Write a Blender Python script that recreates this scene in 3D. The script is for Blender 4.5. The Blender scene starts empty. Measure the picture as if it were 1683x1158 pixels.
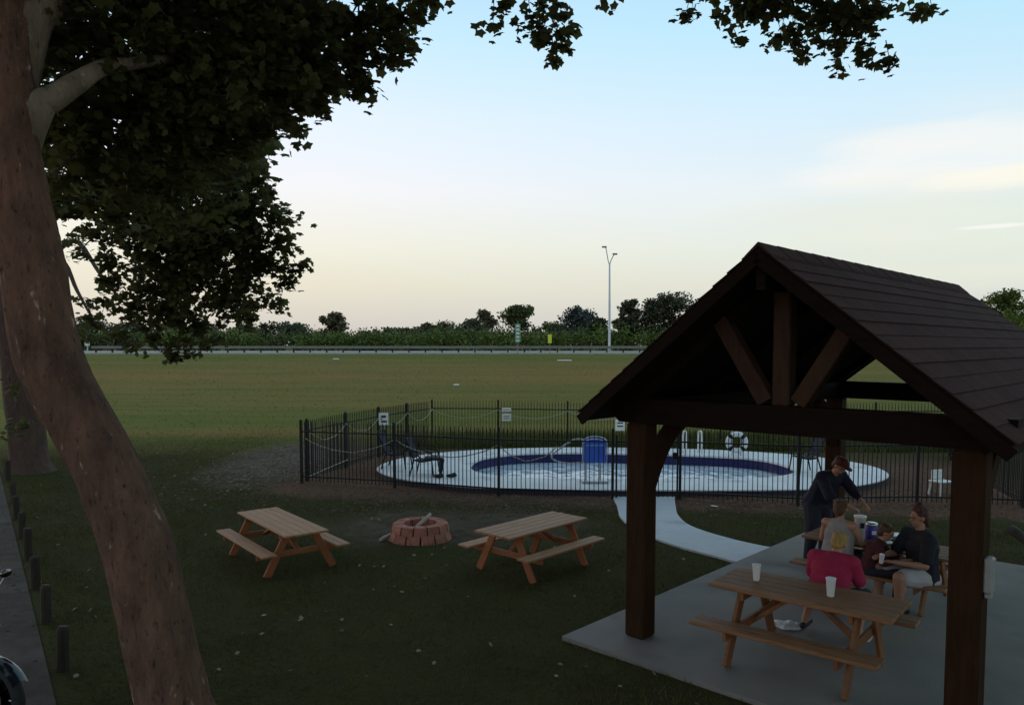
import bpy, math, random
import numpy as np
from mathutils import Vector, Matrix, noise as mnoise
R = math.radians
random.seed(7); rng = np.random.default_rng(7)
scn = bpy.context.scene
col = scn.collection

# ------------------------------------------------------------------ camera
CAM_H = 3.3
FPX = 1273.2; PITCH = 0.06; YH = 567.1
cd = bpy.data.cameras.new('camera'); cam = bpy.data.objects.new('camera', cd); col.objects.link(cam)
cam.location = (0, 0, CAM_H); cam.rotation_euler = (math.pi/2 - PITCH, 0, 0)
cd.sensor_width = 36; cd.lens = 36*FPX/1683; cd.shift_y = (YH + FPX*math.tan(PITCH) - 579)/1683
cd.clip_start = .05; cd.clip_end = 3000
scn.camera = cam
scn.view_settings.view_transform = 'Standard'; scn.view_settings.look = 'None'
scn.view_settings.exposure = 0.0; scn.view_settings.gamma = 1.0; scn.view_settings.use_curve_mapping = False
scn.cycles.max_bounces = 6; scn.cycles.transparent_max_bounces = 6; scn.cycles.diffuse_bounces = 3

# ------------------------------------------------------------------ world
SUN_EL, SUN_ROT = R(4), R(-55)
w = bpy.data.worlds.new('World'); scn.world = w; w.use_nodes = True
N = w.node_tree.nodes; Lk = w.node_tree.links; N.clear()
def wn(t, **k):
    n = N.new(t)
    for a, b in k.items(): setattr(n, a, b)
    return n
out = wn('ShaderNodeOutputWorld'); bg = wn('ShaderNodeBackground'); bg.inputs[1].default_value = 0.1
Lk.new(bg.outputs[0], out.inputs[0])
tc = wn('ShaderNodeTexCoord'); sep = wn('ShaderNodeSeparateXYZ'); Lk.new(tc.outputs['Generated'], sep.inputs[0])
def srgb(r, g, b):
    f = lambda c: (c/255/12.92) if c/255 <= .04045 else ((c/255+.055)/1.055)**2.4
    return (f(r), f(g), f(b), 1)
ramp = wn('ShaderNodeValToRGB'); Lk.new(sep.outputs[2], ramp.inputs[0])
stops = [(0.0, srgb(190,184,182)), (.03, srgb(202,198,190)), (.075, srgb(219,214,197)), (.12, srgb(228,226,212)), (.19, srgb(233,233,236)),
         (.27, srgb(220,232,246)), (.36, srgb(194,226,248)), (.46, srgb(168,206,232)), (.62, srgb(158,182,206)), (1.0, srgb(138,152,174))]
el = ramp.color_ramp.elements
el[0].position = stops[0][0]; el[0].color = stops[0][1]; el[1].position = 1; el[1].color = stops[-1][1]
for p, c in stops[1:-1]:
    e = el.new(p); e.color = c
def m(op, a, b=None, c=None, clamp=False):
    n = wn('ShaderNodeMath', operation=op, use_clamp=clamp)
    for i, v in enumerate((a, b, c)):
        if v is None: continue
        if isinstance(v, (int, float)): n.inputs[i].default_value = v
        else: Lk.new(v, n.inputs[i])
    return n.outputs[0]
def mix(fac, a, b, mode='MIX'):
    n = wn('ShaderNodeMix', data_type='RGBA', blend_type=mode)
    if isinstance(fac, (int, float)): n.inputs[0].default_value = fac
    else: Lk.new(fac, n.inputs[0])
    for i, v in ((6, a), (7, b)):
        if isinstance(v, tuple): n.inputs[i].default_value = v
        else: Lk.new(v, n.inputs[i])
    return n.outputs[2]
# away from the set sun (to the right) the sky is a little deeper and more cyan
az = m('MULTIPLY_ADD', sep.outputs[0], 1.15, .25, clamp=True)
azc = m('MULTIPLY', az, m('MULTIPLY_ADD', sep.outputs[2], 1.5, .12, clamp=True))
c1 = mix(azc, ramp.outputs[0], (0.36, .68, .80, 1))
# thin evening clouds, low on the right
mp = wn('ShaderNodeMapping'); Lk.new(tc.outputs['Generated'], mp.inputs[0]); mp.inputs['Scale'].default_value = (2.2, 2.2, 15)
mp.inputs['Location'].default_value = (.7, .2, 2.3)
ns = wn('ShaderNodeTexNoise'); ns.inputs['Scale'].default_value = 1.6; ns.inputs['Detail'].default_value = 5; ns.inputs['Roughness'].default_value = .55
Lk.new(mp.outputs[0], ns.inputs[0])
cl = m('MULTIPLY_ADD', ns.outputs[0], 4.2, -1.75, clamp=True)
band = m('MULTIPLY', m('MULTIPLY_ADD', sep.outputs[0], 4.2, -.75, clamp=True), m('MULTIPLY_ADD', sep.outputs[2], -9.0, 2.6, clamp=True))
band = m('MULTIPLY', band, m('MULTIPLY_ADD', sep.outputs[2], 12, -.5, clamp=True))
c2 = mix(m('MULTIPLY', m('MULTIPLY', cl, band), .6), c1, srgb(236, 232, 222))
sky = wn('ShaderNodeTexSky', sky_type='NISHITA', sun_disc=False)
sky.sun_elevation = SUN_EL; sky.sun_rotation = SUN_ROT; sky.air_density = 1.0; sky.dust_density = 1.5; sky.altitude = 200
def blob(cx, cz, rx, rz_, k=1.0):     # a soft-edged cloud bank about a direction, frayed by the noise
    u = m('MULTIPLY', m('ADD', sep.outputs[0], -cx), 1/rx); v = m('MULTIPLY', m('ADD', sep.outputs[2], -cz), 1/rz_)
    d2 = m('ADD', m('MULTIPLY', u, u), m('MULTIPLY', v, v)); fr = m('MULTIPLY_ADD', ns.outputs[0], 3.0, -1.5)
    return m('MULTIPLY', m('MULTIPLY_ADD', m('ADD', d2, m('MULTIPLY', fr, -1.0)), -1.0, 1.25, clamp=True), k)
c2 = mix(blob(.52, .200, .19, .040, .5), c2, srgb(242,238,232))
c2 = mix(blob(.52, .125, .26, .060, .5), c2, srgb(216,222,208))
c2 = mix(blob(.53, .178, .085, .012, .45), c2, srgb(252,242,220))
c2 = mix(blob(.52, .128, .030, .0025, .5), c2, srgb(246,244,238))
c3 = mix(1.0, c2, (12.2, 12.2, 12.2, 1), 'MULTIPLY')
c4 = mix(.08, c3, sky.outputs[0])
Lk.new(c4, bg.inputs[0])

sl = bpy.data.lights.new('sun', 'SUN'); sl.energy = .45; sl.angle = R(30); sl.color = (1, .72, .50)
so = bpy.data.objects.new('sun', sl); col.objects.link(so)
sd = Vector((math.sin(SUN_ROT)*math.cos(R(12)), math.cos(SUN_ROT)*math.cos(R(12)), math.sin(R(12))))
so.rotation_euler = sd.to_track_quat('Z', 'Y').to_euler()

# ------------------------------------------------------------------ helpers
def V(px, py, Y):
    """a place in the world seen at that spot, Y metres out"""
    a = (px-841.5)/FPX; b = (YH + FPX*math.tan(PITCH) - py)/FPX
    c, s = math.cos(PITCH), math.sin(PITCH)
    d = Vector((a, c+b*s, b*c-s)); return Vector((0, 0, CAM_H)) + d*(Y/d.y)

def tag(o, label=None, cat=None, group=None, kind=None):
    if label: o['label'] = label
    if cat: o['category'] = cat
    if group: o['group'] = group
    if kind: o['kind'] = kind
    return o
def empty(name, loc=(0,0,0), rz=0, label=None, cat=None, group=None):
    o = bpy.data.objects.new(name, None); col.objects.link(o); o.location = loc; o.rotation_euler = (0, 0, rz)
    o.empty_display_size = .2
    return tag(o, label, cat, group)

class MB:
    def __init__(s): s.v = []; s.f = []
    def add(s, vs, fs):
        b = len(s.v); s.v += [tuple(v) for v in vs]; s.f += [tuple(b+i for i in f) for f in fs]; return s
    def hexa(s, p):  # 8 points bottom ring 4, top ring 4
        return s.add(p, [(3,2,1,0),(4,5,6,7),(0,1,5,4),(1,2,6,5),(2,3,7,6),(3,0,4,7)])
    def box(s, c, sz, rz=0, rx=0, ry=0, bev=0):
        M = Matrix.Translation(c) @ Matrix.Rotation(rz, 4, 'Z') @ Matrix.Rotation(ry, 4, 'Y') @ Matrix.Rotation(rx, 4, 'X')
        x, y, z = (q/2 for q in sz)
        if bev <= 0:
            p = [M @ Vector(q) for q in ((-x,-y,-z),(x,-y,-z),(x,y,-z),(-x,y,-z),(-x,-y,z),(x,-y,z),(x,y,z),(-x,y,z))]
            return s.hexa(p)
        # chamfered box: octagon section on the longest pair of sides
        b = min(bev, x*.45, y*.45, z*.45)
        ring = lambda zz, k: [(-x+k,-y,zz),(x-k,-y,zz),(x,-y+k,zz),(x,y-k,zz),(x-k,y,zz),(-x+k,y,zz),(-x,y-k,zz),(-x,-y+k,zz)]
        def ring2(zz): return [(-x+2*b,-y+b,zz),(x-2*b,-y+b,zz),(x-b,-y+2*b,zz),(x-b,y-2*b,zz),(x-2*b,y-b,zz),(-x+2*b,y-b,zz),(-x+b,y-2*b,zz),(-x+b,-y+2*b,zz)]
        pts = ring2(-z) + ring(-z+b, b) + ring(z-b, b) + ring2(z)
        fs = [tuple(reversed(range(8))), tuple(range(24, 32))]
        for k in range(3):
            for i in range(8):
                j = (i+1) % 8; fs.append((k*8+i, k*8+j, k*8+8+j, k*8+8+i))
        return s.add([M @ Vector(q) for q in pts], fs)
    def beam(s, a, b, wd, ht, up=(0,0,1), bev=.0):
        a, b = Vector(a), Vector(b); d = (b-a); L = d.length; d.normalize(); up = Vector(up)
        side = d.cross(up)
        if side.length < 1e-4: side = d.cross(Vector((1,0,0)))
        side.normalize(); u = side.cross(d)
        M = Matrix((( d.x, side.x, u.x, (a.x+b.x)/2), (d.y, side.y, u.y, (a.y+b.y)/2), (d.z, side.z, u.z, (a.z+b.z)/2), (0,0,0,1)))
        t = MB().box((0,0,0), (L, wd, ht), bev=bev)
        return s.add([M @ Vector(v) for v in t.v], [tuple(reversed(f)) if M.to_3x3().determinant() < 0 else f for f in t.f])
    def tube(s, pts, rad, n=8, caps=True, wob=0, seed=0):
        pts = [Vector(p) for p in pts]; k = len(pts)
        if isinstance(rad, (int, float)): rad = [rad]*k
        if len(rad) != k: rad = list(np.interp(np.linspace(0,1,k), np.linspace(0,1,len(rad)), rad))
        vs = []; t0 = (pts[1]-pts[0]).normalized()
        nrm = t0.orthogonal().normalized()
        for i, p in enumerate(pts):
            t = (pts[min(i+1, k-1)] - pts[max(i-1, 0)]).normalized()
            nrm = (nrm - t*nrm.dot(t)).normalized(); bn = t.cross(nrm)
            for j in range(n):
                a = 2*math.pi*j/n; r = rad[i]
                q = nrm*math.cos(a) + bn*math.sin(a)
                if wob: r *= 1 + wob*mnoise.noise(Vector((q.x*1.3+seed, q.y*1.3, q.z*1.3)) + p*.9) + wob*.5*mnoise.noise(q*3.1 + p*2.7)
                vs.append(p + q*r)
        fs = []
        for i in range(k-1):
            for j in range(n):
                a = i*n+j; b = i*n+(j+1) % n; fs.append((a, b, b+n, a+n))
        if caps: fs.append(tuple(reversed(range(n)))); fs.append(tuple(range((k-1)*n, k*n)))
        return s.add(vs, fs)
    def lathe(s, prof, c=(0,0,0), n=20, M=None):
        vs = []; c = Vector(c)
        for (r, z) in prof:
            for j in range(n):
                a = 2*math.pi*j/n; q = Vector((r*math.cos(a), r*math.sin(a), z)); q = (M @ q) if M else q
                vs.append(c+q)
        fs = []
        for i in range(len(prof)-1):
            for j in range(n):
                a = i*n+j; b = i*n+(j+1) % n; fs.append((a, b, b+n, a+n))
        fs.append(tuple(reversed(range(n)))); fs.append(tuple(range((len(prof)-1)*n, len(prof)*n)))
        return s.add(vs, fs)
    def ell(s, c, r, M=None, nu=12, nv=8):
        if isinstance(r, (int, float)): r = (r, r, r)
        c = Vector(c); vs = []; fs = []
        vs.append(Vector((0,0,-r[2])))
        for i in range(1, nv):
            ph = -math.pi/2 + math.pi*i/nv
            for j in range(nu):
                a = 2*math.pi*j/nu; vs.append(Vector((r[0]*math.cos(ph)*math.cos(a), r[1]*math.cos(ph)*math.sin(a), r[2]*math.sin(ph))))
        vs.append(Vector((0,0,r[2])))
        for j in range(nu): fs.append((0, 1+(j+1) % nu, 1+j))
        for i in range(nv-2):
            for j in range(nu):
                a = 1+i*nu+j; b = 1+i*nu+(j+1) % nu; fs.append((a, b, b+nu, a+nu))
        T = len(vs)-1; o = 1+(nv-2)*nu
        for j in range(nu): fs.append((o+j, o+(j+1) % nu, T))
        return s.add([c + ((M @ v) if M else v) for v in vs], fs)
    def cap(s, a, b, r0, r1, n=10):
        a, b = Vector(a), Vector(b); d = (b-a)
        if d.length < 1e-5: return s.ell(a, r0)
        dn = d.normalized(); pts = []; rad = []
        for q in (-.95, -.7, -.35): pts.append(a+dn*r0*q); rad.append(r0*math.sqrt(max(0, 1-q*q)))
        for q in (0, .5, 1): pts.append(a+d*q); rad.append(r0+(r1-r0)*q)
        for q in (.35, .7, .95): pts.append(b+dn*r1*q); rad.append(r1*math.sqrt(1-q*q))
        return s.tube(pts, rad, n)
    def prism(s, poly, z0, z1):
        n = len(poly)
        vs = [(p[0], p[1], z0) for p in poly] + [(p[0], p[1], z1) for p in poly]
        fs = [tuple(reversed(range(n))), tuple(range(n, 2*n))] + [(i, (i+1) % n, n+(i+1) % n, n+i) for i in range(n)]
        return s.add(vs, fs)
    def mesh(s, name, mat, smooth=False):
        me = bpy.data.meshes.new(name); me.from_pydata(s.v, [], s.f); me.update()
        if mat: me.materials.append(mat)
        if smooth: me.polygons.foreach_set('use_smooth', [True]*len(me.polygons))
        return me
    def build(s, name, mat, parent=None, smooth=False):
        return link(name, s.mesh(name, mat, smooth), parent)
def link(name, me, parent=None, loc=None, rz=None):
    o = bpy.data.objects.new(name, me); col.objects.link(o)
    if parent: o.parent = parent
    if loc is not None: o.location = loc
    if rz is not None: o.rotation_euler = (0, 0, rz)
    return o
def copy_tree(o, parent=None):
    c = o.copy(); col.objects.link(c); c.parent = parent
    for ch in [q for q in o.children]: copy_tree(ch, c)
    return c
def np_mesh(name, verts, faces, mat, smooth=False):
    """fast mesh out of arrays, all faces with the same number of corners"""
    me = bpy.data.meshes.new(name); nv, (nf, k) = len(verts), faces.shape
    me.vertices.add(nv); me.vertices.foreach_set('co', np.asarray(verts, np.float32).ravel())
    me.loops.add(nf*k); me.loops.foreach_set('vertex_index', faces.astype(np.int32).ravel())
    me.polygons.add(nf); me.polygons.foreach_set('loop_start', np.arange(0, nf*k, k, dtype=np.int32))
    me.update(calc_edges=True); me.validate(); me.materials.append(mat)
    if smooth: me.polygons.foreach_set('use_smooth', np.ones(nf, bool))
    return me

# ------------------------------------------------------------------ materials
def mat(name, c1, c2=None, scale=8, rough=.7, bump=0, bscale=None, metal=0, stretch=(1,1,1), detail=5, spec=.3, contrast=1.0, trans=0, coat=0, spots=None):
    mt = bpy.data.materials.new(name); mt.use_nodes = True; nt = mt.node_tree; n = nt.nodes; l = nt.links
    b = n['Principled BSDF']; b.inputs['Roughness'].default_value = rough; b.inputs['Metallic'].default_value = metal
    b.inputs['Specular IOR Level'].default_value = spec; b.inputs['Coat Weight'].default_value = coat
    c1 = tuple(c1)+(1,); c2 = tuple(c2)+(1,) if c2 else c1
    t = n.new('ShaderNodeTexCoord'); mp = n.new('ShaderNodeMapping'); l.new(t.outputs['Object'], mp.inputs[0]); mp.inputs['Scale'].default_value = stretch
    oi = n.new('ShaderNodeObjectInfo'); vm = n.new('ShaderNodeVectorMath'); vm.operation = 'SCALE'; vm.inputs[3].default_value = 7
    cx = n.new('ShaderNodeCombineXYZ')
    for i in range(3): l.new(oi.outputs['Random'], cx.inputs[i])
    l.new(cx.outputs[0], vm.inputs[0]); ad = n.new('ShaderNodeVectorMath'); l.new(mp.outputs[0], ad.inputs[0]); l.new(vm.outputs[0], ad.inputs[1])
    ns = n.new('ShaderNodeTexNoise'); ns.inputs['Scale'].default_value = scale; ns.inputs['Detail'].default_value = detail; ns.inputs['Roughness'].default_value = .6
    l.new(ad.outputs[0], ns.inputs[0])
    r = n.new('ShaderNodeValToRGB'); l.new(ns.outputs[0], r.inputs[0])
    r.color_ramp.elements[0].position = .5-.22/contrast; r.color_ramp.elements[1].position = .5+.22/contrast
    r.color_ramp.elements[0].color = c1; r.color_ramp.elements[1].color = c2
    hs = n.new('ShaderNodeHueSaturation'); l.new(r.outputs[0], hs.inputs['Color'])
    mr = n.new('ShaderNodeMapRange'); mr.inputs[3].default_value = .86; mr.inputs[4].default_value = 1.14; l.new(oi.outputs['Random'], mr.inputs[0]); l.new(mr.outputs[0], hs.inputs['Value'])
    last = hs.outputs[0]
    if spots:
        sc_, colr, lo, hi = spots
        n2 = n.new('ShaderNodeTexNoise'); n2.inputs['Scale'].default_value = sc_; n2.inputs['Detail'].default_value = 3; l.new(ad.outputs[0], n2.inputs[0])
        r2 = n.new('ShaderNodeValToRGB'); l.new(n2.outputs[0], r2.inputs[0]); r2.color_ramp.elements[0].position = lo; r2.color_ramp.elements[1].position = hi
        mx = n.new('ShaderNodeMix'); mx.data_type = 'RGBA'; l.new(r2.outputs[0], mx.inputs[0]); l.new(last, mx.inputs[6]); mx.inputs[7].default_value = tuple(colr)+(1,)
        last = mx.outputs[2]
    l.new(last, b.inputs['Base Color'])
    if bump:
        bn = n.new('ShaderNodeBump'); bn.inputs['Strength'].default_value = bump; bn.inputs['Distance'].default_value = .02
        nb = n.new('ShaderNodeTexNoise'); nb.inputs['Scale'].default_value = bscale or scale*4; nb.inputs['Detail'].default_value = 6; l.new(ad.outputs[0], nb.inputs[0])
        l.new(nb.outputs[0], bn.inputs['Height']); l.new(bn.outputs[0], b.inputs['Normal'])
    if trans:
        tr = n.new('ShaderNodeBsdfTranslucent'); l.new(last, tr.inputs[0]); ms = n.new('ShaderNodeMixShader'); ms.inputs[0].default_value = trans
        o = n['Material Output']; l.new(b.outputs[0], ms.inputs[1]); l.new(tr.outputs[0], ms.inputs[2]); l.new(ms.outputs[0], o.inputs[0])
    return mt
M = {}
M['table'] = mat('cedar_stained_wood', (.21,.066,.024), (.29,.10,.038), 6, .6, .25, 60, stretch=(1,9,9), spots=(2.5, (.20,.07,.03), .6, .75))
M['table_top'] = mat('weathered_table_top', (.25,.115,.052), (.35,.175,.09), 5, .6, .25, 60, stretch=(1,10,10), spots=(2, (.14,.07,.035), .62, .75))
M['table_top_shade'] = mat('shade_toned_table_top', (.16,.072,.030), (.24,.115,.052), 5, .6, .25, 60, stretch=(1,10,10), spots=(2, (.09,.045,.022), .60, .75))  # darker copy of the table top, pavilion shade put into its colour
M['table_shade'] = mat('shade_toned_table_frame', (.15,.055,.020), (.22,.085,.03), 6, .6, .25, 60, stretch=(1,9,9))  # frame wood darkened likewise, shade under the roof mixed into the colour
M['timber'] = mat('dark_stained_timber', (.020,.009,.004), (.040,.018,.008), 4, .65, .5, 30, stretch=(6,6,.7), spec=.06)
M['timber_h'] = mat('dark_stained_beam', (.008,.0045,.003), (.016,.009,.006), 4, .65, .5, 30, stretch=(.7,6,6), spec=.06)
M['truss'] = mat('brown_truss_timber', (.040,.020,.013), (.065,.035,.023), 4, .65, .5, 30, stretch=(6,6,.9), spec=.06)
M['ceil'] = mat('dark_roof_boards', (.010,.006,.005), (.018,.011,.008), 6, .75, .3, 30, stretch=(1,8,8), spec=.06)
M['shingle'] = mat('brown_asphalt_shingle', (.044,.020,.018), (.066,.031,.028), 30, .85, .5, 200, contrast=.8, spec=.06)
M['concrete'] = mat('slab_concrete', (.140,.122,.108), (.19,.168,.150), 1.3, .8, .2, 60, detail=8, spots=(.9, (.095,.088,.083), .55, .75))
M['deck'] = mat('pool_deck_concrete', (.52,.50,.51), (.62,.60,.60), 1.6, .75, .15, 60, detail=8, spots=(1.5, (.44,.42,.43), .58, .7))
M['tile'] = mat('navy_pool_tile', (.012,.014,.075), (.022,.024,.12), 6, .25, 0)
M['plaster'] = mat('pale_pool_plaster', (.50,.60,.66), (.60,.68,.72), 2, .7)
M['black'] = mat('black_fence_paint', (.005,.005,.006), (.009,.009,.010), 10, .55, spec=.25)
M['rope'] = mat('pale_rope', (.26,.24,.19), (.36,.34,.28), 20, .8)
M['white'] = mat('white_plastic', (.66,.66,.64), (.76,.76,.74), 3, .45)
M['sign'] = mat('white_sign_sheet', (.60,.58,.54), (.70,.68,.64), 8, .5)
M['blue'] = mat('blue_vinyl', (.035,.11,.52), (.05,.14,.60), 3, .55, .3, 12)
M['greytube'] = mat('grey_tube', (.36,.38,.40), (.46,.48,.50), 6, .35, metal=.5)
M['brick'] = mat('red_wall_block', (.27,.095,.065), (.40,.165,.12), 9, .9, .9, 50, spots=(6, (.12,.06,.05), .58, .72))
M['ash'] = mat('ash_and_soil', (.035,.03,.028), (.09,.08,.075), 12, .95, .8, 30)
M['log'] = mat('pale_log', (.26,.22,.17), (.38,.33,.27), 10, .85, .6, 30)
M['darklog'] = mat('dark_log', (.03,.025,.02), (.06,.05,.04), 10, .85, .6, 30)
M['mesh_dark'] = mat('dark_sling_fabric', (.012,.012,.024), (.02,.02,.038), 20, .8)
M['skin'] = mat('skin', (.30,.15,.095), (.36,.19,.125), 8, .55)
M['pink'] = mat('pink_cotton', (.27,.013,.050), (.34,.022,.07), 5, .9, 1.0, 9)
M['blackcloth'] = mat('black_cotton', (.008,.008,.011), (.016,.016,.022), 5, .9, 1.0, 9)
M['navy'] = mat('navy_cotton', (.010,.011,.026), (.018,.02,.042), 5, .9, 1.0, 9)
M['maroon'] = mat('maroon_cotton', (.05,.012,.014), (.075,.02,.022), 5, .9, 1.0, 9)
M['tank'] = mat('pale_grey_cotton', (.20,.18,.175), (.27,.245,.235), 5, .9, 1.0, 9)
M['palepants'] = mat('pale_grey_shorts', (.27,.25,.25), (.36,.33,.33), 5, .9, 1.0, 9)
M['darkpants'] = mat('dark_denim', (.015,.017,.028), (.028,.03,.045), 12, .85, .3, 60)
M['blond'] = mat('blond_hair', (.22,.13,.035), (.38,.25,.08), 30, .6, .6, 60, stretch=(1,1,.3))
M['brownhair'] = mat('brown_hair', (.05,.022,.012), (.09,.04,.02), 30, .6, .6, 60, stretch=(1,1,.3))
M['redhair'] = mat('dark_red_hair', (.035,.012,.010), (.075,.022,.017), 30, .6, .6, 60, stretch=(1,1,.3))
M['capred'] = mat('dark_red_cap', (.06,.014,.012), (.09,.02,.018), 10, .8)
M['eye'] = mat('dark_eye', (.02,.015,.012), None, 5, .2)
M['shoe'] = mat('dark_sandal', (.015,.013,.014), (.03,.026,.026), 10, .6)
M['purple'] = mat('blue_purple_tin', (.055,.05,.30), (.08,.07,.38), 6, .35)
M['silver'] = mat('silver_foil', (.45,.45,.47), (.6,.6,.62), 8, .3, .4, 20, metal=.8)
M['chrome'] = mat('chrome', (.16,.16,.165), (.24,.24,.24), 4, .12, metal=1)
M['rubber'] = mat('black_rubber', (.012,.012,.012), (.02,.02,.02), 20, .75, .3, 60)
M['bikepaint'] = mat('black_bike_paint', (.01,.01,.014), None, 4, .2, coat=.5)
M['lens'] = mat('pale_headlight_lens', (.22,.23,.25), (.28,.29,.3), 4, .15)
M['bollard'] = mat('dark_treated_post', (.022,.016,.012), (.05,.036,.026), 8, .85, .6, 40, stretch=(5,5,1))
M['galv'] = mat('galvanised_steel', (.20,.17,.15), (.28,.24,.22), 3, .55, metal=.3)
M['pole'] = mat('pale_steel_pole', (.42,.43,.45), (.52,.52,.53), 3, .5, metal=.2)
M['road'] = mat('pale_road_concrete', (.27,.245,.21), (.34,.31,.265), .5, .8, .1)
M['yellow'] = mat('yellow_sign_sheet', (.55,.58,.03), (.62,.62,.06), 3, .5)
M['greensign'] = mat('faded_green_sign', (.10,.20,.13), (.14,.25,.17), 3, .5)
M['clear'] = mat('thin_pale_plastic', (.42,.42,.44), (.55,.55,.57), 12, .3, .8, 30)
M['leaf'] = mat('sycamore_leaf', (.056,.058,.022), (.12,.12,.040), .9, .6, trans=.5, contrast=.9, spec=.15)
M['leaf_dark'] = mat('dark_crown_leaf', (.050,.054,.022), (.11,.115,.038), .9, .6, trans=.5, spec=.15)
M['litter'] = mat('dry_fallen_leaf', (.15,.11,.07), (.28,.22,.155), 5, .8)
M['pebble'] = mat('pale_river_gravel', (.095,.065,.048), (.19,.14,.11), 3, .9, .3)

def bark_mat(name, base, dark, pale, vs=1.0):
    mt = bpy.data.materials.new(name); mt.use_nodes = True; nt = mt.node_tree; n = nt.nodes; l = nt.links; b = n['Principled BSDF']
    b.inputs['Roughness'].default_value = .85; b.inputs['Specular IOR Level'].default_value = .15
    t = n.new('ShaderNodeTexCoord'); mp = n.new('ShaderNodeMapping'); l.new(t.outputs['Object'], mp.inputs[0]); mp.inputs['Scale'].default_value = (1, 1, .38)
    def noise(sc, d=5, ro=.6):
        q = n.new('ShaderNodeTexNoise'); q.inputs['Scale'].default_value = sc*vs; q.inputs['Detail'].default_value = d; q.inputs['Roughness'].default_value = ro; l.new(mp.outputs[0], q.inputs[0]); return q
    def rmp(src, a, c, ca, cb):
        r = n.new('ShaderNodeValToRGB'); l.new(src, r.inputs[0]); r.color_ramp.elements[0].position = a; r.color_ramp.elements[1].position = c
        r.color_ramp.elements[0].color = tuple(ca)+(1,); r.color_ramp.elements[1].color = tuple(cb)+(1,); return r.outputs[0]
    n1 = noise(4.5, 8, .72); n2 = noise(13, 5, .6); n3 = noise(40, 6)
    c = rmp(n1.outputs[0], .36, .66, dark, base)
    f = rmp(n2.outputs[0], .63, .72, (0,0,0), (1,1,1))
    mx = n.new('ShaderNodeMix'); mx.data_type = 'RGBA'; l.new(f, mx.inputs[0]); l.new(c, mx.inputs[6]); mx.inputs[7].default_value = tuple(pale)+(1,)
    n4 = noise(26, 4, .6); f2 = rmp(n4.outputs[0], .28, .42, (1,1,1), (0,0,0))
    m2 = n.new('ShaderNodeMix'); m2.data_type = 'RGBA'; l.new(f2, m2.inputs[0]); l.new(mx.outputs[2], m2.inputs[6]); m2.inputs[7].default_value = tuple(q*.5 for q in dark)+(1,)
    l.new(m2.outputs[2], b.inputs['Base Color'])
    ad = n.new('ShaderNodeMath'); ad.operation = 'ADD'; l.new(n2.outputs[0], ad.inputs[0]); l.new(n3.outputs[0], ad.inputs[1])
    bn = n.new('ShaderNodeBump'); bn.inputs['Strength'].default_value = .8; bn.inputs['Distance'].default_value = .025; l.new(ad.outputs[0], bn.inputs['Height']); l.new(bn.outputs[0], b.inputs['Normal'])
    return mt
M['bark'] = bark_mat('sycamore_bark', (.185,.098,.064), (.074,.042,.031), (.38,.29,.22))
M['limb'] = bark_mat('pale_limb_bark', (.22,.18,.13), (.12,.095,.065), (.34,.30,.23))
M['bark2'] = bark_mat('grey_brown_bark', (.10,.06,.045), (.06,.038,.03), (.16,.12,.10))
M['twig'] = mat('twig_bark', (.04,.03,.022), (.07,.05,.04), 10, .85)

# ------------------------------------------------------------------ ground
def in_poly(x, y, poly):
    r = np.zeros(len(x), bool); n = len(poly)
    for i in range(n):
        x1, y1 = poly[i][:2]; x2, y2 = poly[(i+1) % n][:2]
        if y1 == y2: continue
        c = ((y1 > y) != (y2 > y)) & (x < (x2-x1)*(y-y1)/(y2-y1)+x1); r ^= c
    return r
POOL_PTS = [(-1.05,20.6),(-.75,21.7),(.2,22.5),(1.6,22.75),(3.2,22.6),(5,22.25),(6.5,21.7),(7.15,20.7),(7.1,19.3),(6.2,18.5),(4.6,18.25),(3,18.3),(1.4,18.25),(-.1,18.5),(-.95,19.4)]
def terrain(x, y):
    t = np.clip((y-33)/55., 0, 1); s = t*t*(3-2*t)
    z = 2.30*s
    z = z + .10*np.clip((y-18)/20., 0, 1)*np.sin(x*.11+1.3)*np.sin(y*.09)*(1-s)
    far = np.clip((y-112)/60., 0, 1); z = z - 1.0*far*(y < 400)
    return z
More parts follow.
